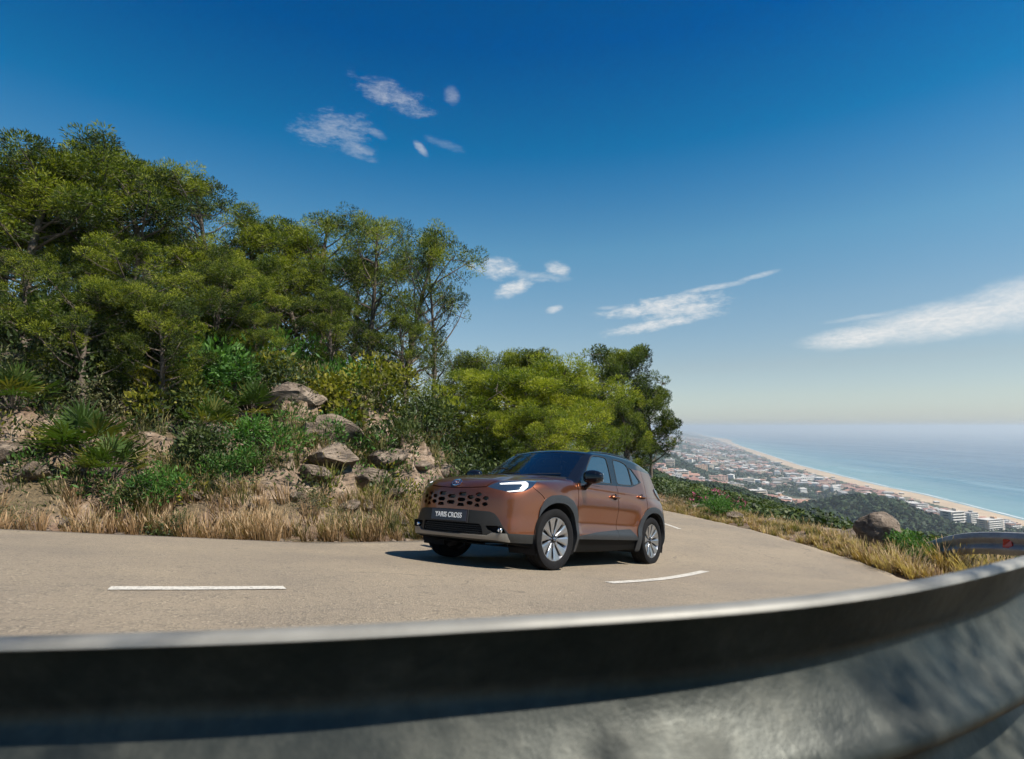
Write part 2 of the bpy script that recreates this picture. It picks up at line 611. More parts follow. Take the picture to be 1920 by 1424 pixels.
def zground(x, y):
    x = np.asarray(x, float); y = np.asarray(y, float)
    zr = zroad(x, y)
    near = np.hypot(x, y) < 260
    di = np.full(x.shape, -99.0); do = np.full(x.shape, 99.0)
    di[near] = segd(x[near], y[near], INNER)
    do[near] = -segd(x[near], y[near], OUTER)
    # ---- hill on the inner side
    cap = np.interp(x, [-60, -16, -9, -3, 1, 6, 20], [16, 10.5, 9.0, 6.6, 4.6, 3.2, 2.5])
    dd = np.clip(di, 0, None)
    d2 = np.clip(dd - .9 - .5 * fbm(x, y, 3.0, 2, 5), 0, None)
    h = cap * (1 - np.exp(-d2 * .60 / cap * 1.15)) + .10 * np.clip(dd - 1.5, 0, 60) * 0
    rough = sstep(d2, .3, 2.5)
    blocks = np.abs(fbm(x, y, 2.6, 4, 11)) * 2.0 - .5
    steps = (np.floor((h + fbm(x, y, 2.2, 3, 23) * 1.2) / .8) * .8 - h) * .55
    q = x / np.maximum(y, 1)
    face = sstep(q, -.50, -.38) * (1 - sstep(q, -.12, -.04)) + .75 * (1 - sstep(q, -.85, -.70))
    face = face * sstep(d2, .8, 1.8) * (1 - sstep(d2, 5.5, 8))
    h = h + face * (cells(x, y, .85, 3) * .75 + cells(x, y, .34, 5) * .34 + cells(x, y, .16, 6) * .12) + face * .35
    h = h + rough * (blocks * .55 + steps * (1 - sstep(d2, 6, 11)) + fbm(x, y, .9, 3, 31) * .28)
    zh = zr - .05 + h + .04 * fbm(x, y, .5, 2, 7) * sstep(dd, 0, .4)
    # ---- outer side: narrow verge, then the slope down to the valley
    do_ = np.clip(do, 0, None)
    verge = np.interp(y, [-5, 4, 8, 14, 25], [1.2, 3.2, 2.6, 2.3, 1.6])
    fall = np.clip(do_ - verge, 0, None)
    zo = zr - .05 - .18 * sstep(do_, .2, 1.2) * (y < 4) * sstep(-x, -3, 0) - fall * .42 - 1.2 * sstep(do_, 1.1, 3.2) * (1 - sstep(y, 2.2, 3.6)) + sstep(do_, .1, .8) * (.10 + fbm(x, y, 1.2, 3, 41) * .22)
    r = np.hypot(x, y)
    az = np.degrees(np.arctan2(x, y))
    s = np.interp(az, [-180, -90, -40, 0, 10, 12.9, 18, 24.6, 29.7, 35.2, 41.8, 50, 90, 140, 180], [.3, .25, .2, .06, .068, .072, .088, .112, .140, .150, .142, .17, .3, .33, .3])
    spur_r = 430 + 60 * np.sin(az * .35)
    zs = -1.2 - s * r - 5.0 * sstep(r, 30, 200) - .30 * np.clip(r - spur_r, 0, None) + fbm(x, y, 60, 3, 51) * 9 * sstep(r, 40, 200)
    zf = zfar(x, y)
    zo = np.where(do_ > verge, np.maximum(zo, zs), zo)
    w = sstep(r, 25, 45)
    zo2 = np.maximum(zs, zf)
    zo = zo * (1 - w) + zo2 * w
    # hill fades into a high plateau behind; join by side
    inner = di > 0
    zh = np.maximum(zh * (1 - sstep(r, 60, 200)) + zo2 * sstep(r, 60, 200), -400)
    road = (di <= 0) & (do <= 0)
    z = np.where(inner & near, zh, zo)
    z = np.where(road, zr - .06, z)
    z = np.where(~near, zo2, z)
    # blend left side beyond 150 m
    return z


# ------------------------------------------------------------------ the setting: land, beach, sea, road
def pmat(name, fn):
    m = bpy.data.materials.new(name)
    m.use_nodes = True
    g = G(m.node_tree)
    g.n.clear()
    out = g.node('ShaderNodeOutputMaterial')
    geo = g.node('ShaderNodeNewGeometry')
    b = g.node('ShaderNodeBsdfPrincipled')
    fn(g, geo.outputs['Position'], geo, b, out)
    if not out.inputs[0].is_linked:
        g.l.new(b.outputs[0], out.inputs[0])
    MATS[name] = m
    return m


def m_asphalt(g, P, geo, b, out):
    agg = g.node('ShaderNodeTexVoronoi', {'Scale': 85.0, 'Vector': P})
    sp = g.noise(P, 140, 3, .7)
    mid = g.noise(P, 9, 5, .65)
    big = g.noise(P, .7, 4, .55)
    stones = g.ramp(agg.outputs['Color'], [(0.0, (.095, .082, .066)), (.45, (.210, .175, .128)), (.8, (.29, .24, .175)), (1.0, (.46, .39, .29))])
    c = g.mix(g.ramp(mid, [(.35, (0, 0, 0)), (.7, (1, 1, 1))]), stones, (.25, .205, .150))
    c = g.mix(1.0, c, g.ramp(big, [(.3, (.84, .84, .86)), (.7, (1.12, 1.10, 1.06))]), 'MULTIPLY')
    c = g.mix(g.smooth(sp, .60, .72), c, (.06, .055, .05))
    wv = g.node('ShaderNodeTexVoronoi', {'Scale': .55}, feature='DISTANCE_TO_EDGE')
    wn = g.node('ShaderNodeTexNoise', {'Scale': 2.2, 'Detail': 5.0, 'Vector': P})
    wp = g.node('ShaderNodeVectorMath', {0: P, 1: wn.outputs['Color']}, operation='ADD')
    g.l.new(wp.outputs[0], wv.inputs['Vector'])
    crack = g.math('MULTIPLY', g.smooth(wv.outputs['Distance'], .010, .002), g.smooth(big, .50, .62))
    c = g.mix(g.math('MULTIPLY', crack, .6), c, (.05, .045, .04))
    stain = g.smooth(g.noise(P, 1.9, 6, .7, 1.5), .60, .70)
    c = g.mix(g.math('MULTIPLY', stain, .28), c, (.10, .09, .078))
    g.l.new(c, b.inputs['Base Color'])
    b.inputs['Roughness'].default_value = .82
    hgt = g.math('ADD', g.math('MULTIPLY', agg.outputs['Distance'], 1.0), g.math('MULTIPLY', sp, .8))
    bp = g.node('ShaderNodeBump', {'Strength': .75, 'Distance': .006, 'Height': hgt})
    g.l.new(bp.outputs[0], b.inputs['Normal'])


def m_paintline(g, P, geo, b, out):
    n = g.noise(P, 60, 5, .7)
    n2 = g.noise(P, 9, 4, .7)
    c = g.mix(g.smooth(g.math('ADD', n, g.math('MULTIPLY', n2, .6)), .74, .98), (.55, .52, .46), (.24, .22, .19))
    g.l.new(c, b.inputs['Base Color'])
    b.inputs['Roughness'].default_value = .7
    bp = g.node('ShaderNodeBump', {'Strength': .4, 'Distance': .004, 'Height': n})
    g.l.new(bp.outputs[0], b.inputs['Normal'])


def m_hill(g, P, geo, b, out):
    n1 = g.noise(P, .9, 6, .6)
    n2 = g.noise(P, 4.5, 6, .65)
    n3 = g.noise(P, 22, 5, .7)
    sx = g.node('ShaderNodeSeparateXYZ', {0: geo.outputs['Normal']})
    rock = g.ramp(n2, [(.25, (.06, .043, .03)), (.5, (.22, .155, .105)), (.75, (.44, .35, .27))])
    soil = g.ramp(n3, [(.3, (.075, .045, .03)), (.55, (.18, .115, .075)), (.75, (.27, .20, .13))])
    litter = g.ramp(n3, [(.3, (.04, .030, .016)), (.55, (.13, .095, .05)), (.75, (.24, .18, .11))])
    c = g.mix(g.smooth(n1, .46, .56), soil, litter)
    wp = g.node('ShaderNodeMapping', {'Vector': P, 'Rotation': (.5, .35, .2), 'Scale': (1.0, 1.0, 4.5)})
    strata = g.noise(wp.outputs[0], 1.5, 8, .72, .8)
    rock = g.mix(g.smooth(strata, .40, .50), (.055, .04, .028), rock)
    steep = g.smooth(g.math('ADD', sx.outputs[2], g.math('MULTIPLY', g.math('SUBTRACT', n1, .5), .5)), .90, .72)
    c = g.mix(steep, c, rock)
    g.l.new(c, b.inputs['Base Color'])
    b.inputs['Roughness'].default_value = .9
    bp = g.node('ShaderNodeBump', {'Strength': .9, 'Distance': .06, 'Height': g.math('ADD', g.math('ADD', n2, strata), g.math('MULTIPLY', n3, .6))})
    g.l.new(bp.outputs[0], b.inputs['Normal'])


def m_valley(g, P, geo, b, out):
    n1 = g.noise(P, .006, 6, .6)
    n2 = g.noise(P, .03, 6, .7)
    n3 = g.noise(P, .12, 4, .7)
    green = g.ramp(n3, [(.3, (.010, .022, .010)), (.55, (.022, .042, .016)), (.8, (.05, .07, .03))])
    dry = g.ramp(n2, [(.3, (.10, .085, .05)), (.7, (.26, .22, .15))])
    sx = g.node('ShaderNodeSeparateXYZ', {0: P})
    low = g.smooth(sx.outputs[2], -92.0, -120.0)
    c = g.mix(g.math('MULTIPLY', g.smooth(g.math('ADD', g.math('MULTIPLY', n1, .6), g.math('MULTIPLY', n2, .4)), .47, .58), low), green, dry)
    g.l.new(c, b.inputs['Base Color'])
    b.inputs['Roughness'].default_value = .95
    bp = g.node('ShaderNodeBump', {'Strength': 1.0, 'Distance': 5.0, 'Height': n3})
    g.l.new(bp.outputs[0], b.inputs['Normal'])


def m_sand(g, P, geo, b, out):
    n = g.noise(P, .02, 6, .6)
    n2 = g.noise(P, .25, 4, .6)
    c = g.ramp(g.math('ADD', g.math('MULTIPLY', n, .6), g.math('MULTIPLY', n2, .4)), [(.3, (.29, .215, .14)), (.6, (.44, .335, .225)), (.8, (.52, .41, .29))])
    g.l.new(c, b.inputs['Base Color'])
    b.inputs['Roughness'].default_value = .9


def m_sea(g, P, geo, b, out):
    sx = g.node('ShaderNodeSeparateXYZ', {0: P})
    X, Y = sx.outputs[0], sx.outputs[1]
    # distance offshore from a straight fit of the coast
    shx = g.math('ADD', 780.0, g.math('MULTIPLY', g.math('SUBTRACT', g.math('MAXIMUM', Y, 1100.0), 600.0), .285))
    off = g.math('SUBTRACT', X, shx)
    st = g.node('ShaderNodeMapping', {'Vector': P, 'Rotation': (0, 0, R(-16)), 'Scale': (1.0, .16, 1.0)})
    sv = g.node('ShaderNodeMapping', {'Vector': P, 'Rotation': (0, 0, R(35)), 'Scale': (1.0, .10, 1.0)})
    band = g.noise(st.outputs[0], .004, 5, .6, .6)
    streak = g.noise(sv.outputs[0], .0085, 5, .55, 1.2)
    fine = g.noise(sv.outputs[0], .05, 6, .65)
    c = g.ramp(g.math('DIVIDE', g.math('ADD', off, g.math('MULTIPLY', g.math('SUBTRACT', band, .5), 260.0)), 1500.0),
               [(.02, (.13, .25, .27)), (.14, (.060, .165, .22)), (.35, (.040, .11, .17)), (.9, (.03, .08, .14))])
    c = g.mix(g.math('MULTIPLY', g.smooth(streak, .56, .64), .22), c, (.35, .47, .52))
    g.l.new(c, b.inputs['Base Color'])
    g.l.new(g.math('ADD', .30, g.math('MULTIPLY', g.smooth(streak, .45, .62), .22)), b.inputs['Roughness'])
    b.inputs['IOR'].default_value = 1.33
    b.inputs['Specular IOR Level'].default_value = .5
    bp = g.node('ShaderNodeBump', {'Strength': .55, 'Distance': 1.2, 'Height': fine})
    g.l.new(bp.outputs[0], b.inputs['Normal'])


M_asphalt = pmat("worn_asphalt", m_asphalt)
M_line = pmat("road_paint", m_paintline)
M_hill = pmat("rocky_earth", m_hill)
M_valley = pmat("valley_ground", m_valley)
M_sand = pmat("beach_sand", m_sand)
M_sea = pmat("sea_water", m_sea)


def build_land():
    th = np.concatenate([np.arange(-180, -54, 2.4), np.arange(-54, 50, .30), np.arange(50, 180, 2.4)])
    th = np.radians(th)
    rr = np.concatenate([[.02], np.geomspace(.8, 5, 26)[:-1], np.geomspace(5, 45, 190)[:-1], np.geomspace(45, 400, 90)[:-1], np.geomspace(400, 3500, 200)[:-1], np.geomspace(3500, 20000, 60)])
    Rr, Th = np.meshgrid(rr, th, indexing='ij')
    X = Rr * np.sin(Th); Y = Rr * np.cos(Th)
    Z = zground(X.ravel(), Y.ravel()).reshape(X.shape)
    nr, nt = X.shape
    V = np.stack([X, Y, Z], -1).reshape(-1, 3)
    i, j = np.meshgrid(np.arange(nr - 1), np.arange(nt), indexing='ij')
    j2 = (j + 1) % nt
    Q = np.stack([i * nt + j, i * nt + j2, (i + 1) * nt + j2, (i + 1) * nt + j], -1).reshape(-1, 4)
    Q = Q[:, ::-1]
    zc = V[Q][:, :, 2].mean(1)
    rc = np.hypot(V[Q][:, :, 0].mean(1), V[Q][:, :, 1].mean(1))
    xc = V[Q][:, :, 0].mean(1); yc = V[Q][:, :, 1].mean(1)

    def sub(mask, name, m):
        q = Q[mask]
        u, inv = np.unique(q, return_inverse=True)
        o = mesh_obj(name, V[u], inv.reshape(q.shape), m, None, True)
        tag(o, kind='structure')
        return o
    t = shore_x(yc) - xc
    sea_far = (t < -120)
    beach = (t < 74 + 10 * vnoise(xc, yc, 90, 5)) & ~sea_far
    near = rc < 45
    sub(near, 'hillside_ground', M_hill)
    sub(~near & ~beach & ~sea_far, 'valley_land', M_valley)
    sub(~near & beach, 'beach', M_sand)
    # sea
    a = np.linspace(0, 2 * math.pi, 97)[:-1]
    rs = [0, 500, 1500, 4000, 12000, 40000, 90000]
    vs = [(r * math.cos(q), r * math.sin(q), -160.0) for r in rs for q in a]
    n = 96
    fs = [(k * n + j, (k + 1) * n + j, (k + 1) * n + (j + 1) % n, k * n + (j + 1) % n) for k in range(len(rs) - 1) for j in range(n)]
    o = mesh_obj('sea', vs, fs, M_sea)
    tag(o, kind='structure')


def build_road():
    # resample both edges and lay strips across, cambered to the land's own height
    def resample(line, n):
        seg = np.hypot(*np.diff(line, axis=0).T); s = np.concatenate([[0], np.cumsum(seg)])
        t = np.linspace(0, s[-1], n)
        return np.stack([np.interp(t, s, line[:, 0]), np.interp(t, s, line[:, 1])], 1)
    n = 420
    A = resample(INNER, n); B = resample(OUTER, n)
    # match by nearest so that strips run straight across
    m = 28
    V = []
    for i in range(n):
        a = A[i]
        b = B[i]
        for j in range(m + 1):
            t = j / m
            p = a * (1 - t) + b * t
            e = 0
            if j == 0 or j == m:
                d = (a - b) / np.linalg.norm(a - b) * (1 if j == 0 else -1)
                w = .10 * vnoise(p[0], p[1], .35, 3) + .07 * vnoise(p[0], p[1], .11, 4)
                p = p + d * w
            V.append((p[0], p[1], 0))
    V = np.array(V)
    V[:, 2] = zroad(V[:, 0], V[:, 1])
    Q = [(i * (m + 1) + j, (i + 1) * (m + 1) + j, (i + 1) * (m + 1) + j + 1, i * (m + 1) + j + 1) for i in range(n - 1) for j in range(m)]
    Q = np.array(Q)
    # skirts at both edges
    sk = []
    V2 = [V]
    base = len(V)
    for col, off in ((0, 1), (m, -1)):
        idx = np.arange(n) * (m + 1) + col
        low = V[idx].copy(); low[:, 2] -= .09
        V2.append(low)
        for i in range(n - 1):
            q = (idx[i], base + i, base + i + 1, idx[i + 1])
            sk.append(q if off > 0 else q[::-1])
        base += n
    o = mesh_obj('road', np.concatenate(V2), np.concatenate([Q, np.array(sk)]), M_asphalt, None, True)
    tag(o, kind='structure')

    def line(pts, w, name):
        c = catmull(pts, 8)
        d = np.gradient(c, axis=0)
        nn = np.stack([-d[:, 1], d[:, 0]], 1); nn /= np.linalg.norm(nn, axis=1, keepdims=True)
        vs = []
        for p, q in zip(c, nn):
            for s in (-w / 2, 0, w / 2):
                x, y = p + q * s
                vs.append((x, y, float(zroad(x, y)) + .005))
        fs = [(3 * i + j, 3 * i + j + 3, 3 * i + j + 4, 3 * i + j + 1) for i in range(len(c) - 1) for j in (0, 1)]
        o = mesh_obj(name, vs, [f[::-1] for f in fs], M_line, None)
        tag(o, kind='structure')
    line([(-2.32, 3.315), (-1.942, 3.515), (-1.496, 3.785)], .14, 'painted_lane_dash')
    line([(0.92, 5.455), (1.546, 6.125), (2.124, 6.97), (2.627, 7.815)], .12, 'painted_lane_dash')
    line([(3.80, 12.9), (3.74, 14.6)], .10, 'painted_lane_dash')
    line([(-8.5, 1.8), (-6.6, 1.9)], .13, 'painted_lane_dash')


build_land()
build_road()


# ---- air between here and the horizon
def build_haze():
    m = bpy.data.materials.new("sea_haze")
    m.use_nodes = True
    g = G(m.node_tree)
    g.n.clear()
    out = g.node('ShaderNodeOutputMaterial')
    v = g.node('ShaderNodeVolumePrincipled', {'Color': (.80, .90, .98, 1), 'Density': HAZE, 'Anisotropy': .25})
    g.l.new(v.outputs[0], out.inputs['Volume'])
    zt, zb, r = 24.0, -245.0, 95000
    mb = MB().box((0, 0, (zt + zb) / 2), (2 * r, 2 * r, zt - zb))
    o = mb.build('haze', m)
    tag(o, kind='stuff')


HAZE = 0.00018
build_haze()


# ------------------------------------------------------------------ guard rail: W-section beam on posts
def m_zinc(g, P, geo, b, out):
    n = g.noise(P, 5, 6, .6)
    n2 = g.noise(P, 38, 5, .7)
    c = g.ramp(g.math('ADD', g.math('MULTIPLY', n, .55), g.math('MULTIPLY', n2, .45)), [(.3, (.22, .22, .22)), (.5, (.34, .34, .33)), (.7, (.46, .455, .44))])
    rust = g.smooth(g.noise(P, 3.1, 6, .7), .66, .74)
    c = g.mix(g.math('MULTIPLY', rust, .5), c, (.22, .12, .07))
    g.l.new(c, b.inputs['Base Color'])
    b.inputs['Metallic'].default_value = .10
    g.l.new(g.ramp(n2, [(.3, (.45, .45, .45)), (.7, (.7, .7, .7))]), b.inputs['Roughness'])
    bp = g.node('ShaderNodeBump', {'Strength': .25, 'Distance': .004, 'Height': n2})
    g.l.new(bp.outputs[0], b.inputs['Normal'])


def m_zinc_shaded(g, P, geo, b, out):
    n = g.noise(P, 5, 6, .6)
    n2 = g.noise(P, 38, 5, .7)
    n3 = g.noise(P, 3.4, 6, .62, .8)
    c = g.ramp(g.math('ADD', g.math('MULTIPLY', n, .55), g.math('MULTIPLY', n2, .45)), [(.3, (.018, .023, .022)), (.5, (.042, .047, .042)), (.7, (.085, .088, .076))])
    c = g.mix(g.math('MULTIPLY', g.smooth(n3, .55, .66), .85), c, (.020, .030, .030))  # dark blotches painted in as dappled tree shade
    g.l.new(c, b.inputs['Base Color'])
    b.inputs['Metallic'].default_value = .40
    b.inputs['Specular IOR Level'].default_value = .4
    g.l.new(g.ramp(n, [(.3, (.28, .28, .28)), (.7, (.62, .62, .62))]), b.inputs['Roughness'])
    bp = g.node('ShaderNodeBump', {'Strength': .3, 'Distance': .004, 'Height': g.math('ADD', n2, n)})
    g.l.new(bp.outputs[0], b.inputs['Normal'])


M_zinc = pmat("galvanised_steel", m_zinc)
M_sunlit_edge = mat("painted_sunlit_edge", (.22, .215, .195), .5, metal=.1, var=.25, vscale=9)  # paler steel: sun glare on the top edge put into the colour
M_zinc_shaded = pmat("shade_painted_steel", m_zinc_shaded)  # darker copy of the steel: shade on the near beams painted in
# (offset towards the road, height below the top)
W_PROFILE = [(.000, -.004), (-.006, -.001), (-.004, .004), (.006, .006), (.018, -.004), (.034, -.046), (.045, -.066), (.048, -.076), (.044, -.088), (.027, -.112), (.002, -.142), (-.010, -.152), (-.013, -.160), (-.010, -.168), (.002, -.178), (.040, -.202), (.060, -.222), (.064, -.234), (.060, -.248), (.045, -.270), (.018, -.316), (.006, -.322), (-.004, -.320)]
RAIL_A = [(-9.0, -1.5, -.15), (-5.5, -.45, -.16), (-3.4, .10, -.17), (-1.6, .42, -.18), (-.45, .49, -.185), (0, .53, -.181), (.36, .62, -.184), (.71, .80, -.190), (1.25, 1.14, -.20), (2.4, 1.62, -.27), (4.2, 2.4, -.45), (5.9, 3.7, -.78), (6.9, 5.5, -1.18), (7.22, 7.0, -1.38), (7.25, 7.9, -1.48), (7.12, 8.7, -1.61), (7.12, 9.4, -1.82), (7.22, 10.2, -2.16), (7.3, 10.8, -2.62)]


def build_rail():
    root = empty('guard_rail', (0, 0, -1))
    tag(root, "galvanised steel W-beam guard rail curving round the outside of the bend", "guard rail")
    c = catmull(RAIL_A, 14)
    d = np.gradient(c[:, :2], axis=0)
    d /= np.linalg.norm(d, axis=1, keepdims=True)
    nn = np.stack([-d[:, 1], d[:, 0]], 1)            # towards the road (left of travel)
    L = np.concatenate([[0], np.cumsum(np.linalg.norm(np.diff(c, axis=0), axis=1))])
    # beam lengths, lapped
    cuts = [0, 4.6, 8.35, 12.9, 16.9, 20.5, L[-1] + 1]
    np_ = len(W_PROFILE)
    for a, b in zip(cuts[:-1], cuts[1:]):
        idx = [i for i in range(len(c)) if a - .12 <= L[i] <= b + .12]
        if len(idx) < 2:
            continue
        lap = .003 * (cuts.index(a) % 2)
        mb = MB()
        vs = []
        for th in (0, -.0035):
            for i in idx:
                for o_, z in W_PROFILE:
                    p = c[i]
                    k = o_ + th + lap
                    vs.append((p[0] + nn[i, 0] * k, p[1] + nn[i, 1] * k, p[2] + z + 1))
        m = len(idx)
        fs = []
        for s_ in (0, 1):
            b0 = s_ * m * np_
            for i in range(m - 1):
                for j in range(np_ - 1):
                    fs.append((b0 + i * np_ + j, b0 + i * np_ + j + 1, b0 + (i + 1) * np_ + j + 1, b0 + (i + 1) * np_ + j))
        # close both long edges
        for i in range(m - 1):
            for j in (0, np_ - 1):
                fs.append((i * np_ + j, (i + 1) * np_ + j, m * np_ + (i + 1) * np_ + j, m * np_ + i * np_ + j))
        bo_ = mb.add(vs, fs).build('beam', M_zinc_shaded if a < 15 else M_zinc, root, True, R(60))
        bo_.data.materials.append(M_sunlit_edge)
        for pl_ in bo_.data.polygons:              # sunlight on the rolled top edge, painted as paler steel
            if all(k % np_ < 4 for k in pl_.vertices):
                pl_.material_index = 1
    # posts with spacer blocks and bolt heads
    pos = [1.2, 3.3, 7.2, 11.2, 13.2, 15.2, 17.2, 19.0]
    proto = None
    for q in pos:
        i = int(np.argmin(abs(L - q)))
        p = c[i]; n_ = nn[i]
        ang = math.atan2(n_[1], n_[0])
        if proto is None:
            mb = MB()
            for (cx, cy, sx, sy) in ((-.115, 0, .006, .10), (-.055, .048, .12, .006), (-.055, -.048, .12, .006)):
                mb.box((cx, cy, -.62), (sx, sy, 1.22))
            proto = mb.build('post', M_zinc, root)
            sp = MB().box((-.028, 0, -.158), (.052, .11, .17), bev=.004).build('spacer', M_zinc, proto)
            bo = MB().lathe([(0, .022), (.013, .020), (.017, .012), (.018, 0)], 14, 'X', c=(.0, 0, -.16)).build('bolt', M_zinc, proto, True)
            post = proto
        else:
            post = proto.copy(); COL.objects.link(post); post.parent = root
            for ch in (sp, bo):
                k = ch.copy(); COL.objects.link(k); k.parent = post
        post.location = (p[0], p[1], p[2] + 1)
        post.rotation_euler = (0, 0, ang)
    # red reflector in the trough of the far length
    M_red = mat("reflector_red", (.55, .03, .015), .25, coat=1.0)
    M_yel = mat("reflector_holder", (.32, .33, .34), .4, metal=.8)
    i = int(np.argmin((c[:, 0] - 7.21) ** 2 + (c[:, 1] - 8.28) ** 2))
    p = c[i]; n_ = nn[i]
    r = MB().add([(.0, -.045, -.06), (.0, .045, -.06), (.0, .03, .06), (.0, -.03, .06), (.085, -.045, -.06), (.03, .045, -.06), (.02, .03, .06), (.085, -.03, .06)],
                 [(0, 1, 2, 3), (4, 7, 6, 5), (0, 4, 5, 1), (1, 5, 6, 2), (2, 6, 7, 3), (3, 7, 4, 0)]).build('reflector', M_red, root)
    r.location = (p[0] + n_[0] * .005, p[1] + n_[1] * .005, p[2] + 1 - .155)
    r.rotation_euler = (0, 0, math.atan2(n_[1], n_[0]))


build_rail()


# ------------------------------------------------------------------ vegetation
def foliage_mat(name, dark, mid, lite, trans=.28, rough=.55):
    m = bpy.data.materials.new(name)
    m.use_nodes = True
    g = G(m.node_tree)
    g.n.clear()
    out = g.node('ShaderNodeOutputMaterial')
    at = g.node('ShaderNodeAttribute', attribute_name='tint')
    oi = g.node('ShaderNodeObjectInfo')
    f = g.math('ADD', at.outputs['Fac'], g.math('MULTIPLY', g.math('SUBTRACT', oi.outputs['Random'], .5), .18))
    c = g.ramp(f, [(0.0, dark), (.5, mid), (1.0, lite)])
    b = g.node('ShaderNodeBsdfPrincipled', {'Base Color': c, 'Roughness': rough, 'Specular IOR Level': .3})
    tr = g.node('ShaderNodeBsdfTranslucent', {'Color': g.mix(1.0, c, (1.5, 1.7, .6), 'MULTIPLY')})
    mx = g.node('ShaderNodeMixShader', {0: trans, 1: b.outputs[0], 2: tr.outputs[0]})
    g.l.new(mx.outputs[0], out.inputs[0])
    MATS[name] = m
    return m


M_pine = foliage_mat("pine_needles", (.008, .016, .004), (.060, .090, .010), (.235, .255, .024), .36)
M_pine2 = foliage_mat("young_pine_needles", (.018, .032, .006), (.105, .145, .013), (.31, .32, .028), .38)
M_shrub = foliage_mat("shrub_leaves", (.012, .022, .008), (.034, .056, .014), (.085, .110, .028), .22)
M_yshrub = foliage_mat("yellow_green_leaves", (.05, .065, .010), (.12, .13, .014), (.22, .20, .020), .32)
M_gshrub = foliage_mat("bright_green_leaves", (.02, .06, .010), (.045, .12, .018), (.085, .18, .03), .3)
M_olive = foliage_mat("grey_green_leaves", (.04, .045, .02), (.085, .09, .038), (.15, .145, .065), .2)
M_palm = foliage_mat("fan_palm_leaves", (.025, .045, .010), (.055, .10, .018), (.15, .14, .03), .25)
M_grass = foliage_mat("dry_grass_blades", (.12, .075, .035), (.31, .195, .10), (.52, .39, .25), .3, .7)
M_ggrass = foliage_mat("green_grass_blades", (.05, .06, .018), (.14, .13, .04), (.34, .26, .11), .3, .7)
M_forest = foliage_mat("forest_canopy", (.010, .022, .008), (.020, .042, .012), (.040, .062, .020), .0, .8)
M_pink = foliage_mat("oleander_flowers", (.45, .06, .18), (.60, .12, .28), (.7, .3, .42), .2)
M_bark = mat("pine_bark", (.12, .095, .075), .9, var=.45, vscale=14, bump=.8, bscale=22)
M_twig = mat("dead_twigs", (.22, .19, .16), .9, var=.3, vscale=10)


def set_tint(o, t):
    a = o.data.attributes.new('tint', 'FLOAT', 'POINT')
    a.data.foreach_set('value', np.asarray(t, np.float32))


def rnd_dirs(rng, n):
    d = rng.normal(size=(n, 3))
    return d / np.linalg.norm(d, axis=1, keepdims=True)


def sprays(rng, centers, tints, length, width, dirs, droop=0.0, tip=.15):
    """one thin leaf blade (two triangles, a kite) per centre"""
    n = len(centers)
    side = np.cross(dirs, rnd_dirs(rng, n))
    side /= np.linalg.norm(side, axis=1, keepdims=True) + 1e-9
    L = length * (.6 + .8 * rng.random(n))[:, None]
    W = width * (.7 + .6 * rng.random(n))[:, None]
    a = centers
    b = centers + dirs * L * .45 + side * W
    c = centers + dirs * L + np.array([0, 0, -1.0]) * droop * L
    d = centers + dirs * L * .45 - side * W
    V = np.stack([a, b, c, d], 1).reshape(-1, 3)
    F = np.arange(4 * n).reshape(n, 4)
    return V, F, np.repeat(tints, 4)


def clump_cloud(rng, cents, rads, tints, per, length, width, flat=.75, updir=.35):
    C, T, D = [], [], []
    for c, r, t, in zip(cents, rads, tints):
        n = max(8, int(per * (r / .4) ** 2))
        d = rnd_dirs(rng, n)
        rr = r * (.35 + .65 * rng.random(n) ** .45)[:, None]
        p = c + d * rr * np.array([1, 1, flat])
        dd = d * .8 + rnd_dirs(rng, n) * .6 + np.array([0, 0, updir])
        dd /= np.linalg.norm(dd, axis=1, keepdims=True)
        C.append(p); D.append(dd)
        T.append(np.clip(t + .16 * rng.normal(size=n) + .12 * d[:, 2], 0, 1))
    return sprays(rng, np.concatenate(C), np.concatenate(T), length, width, np.concatenate(D))


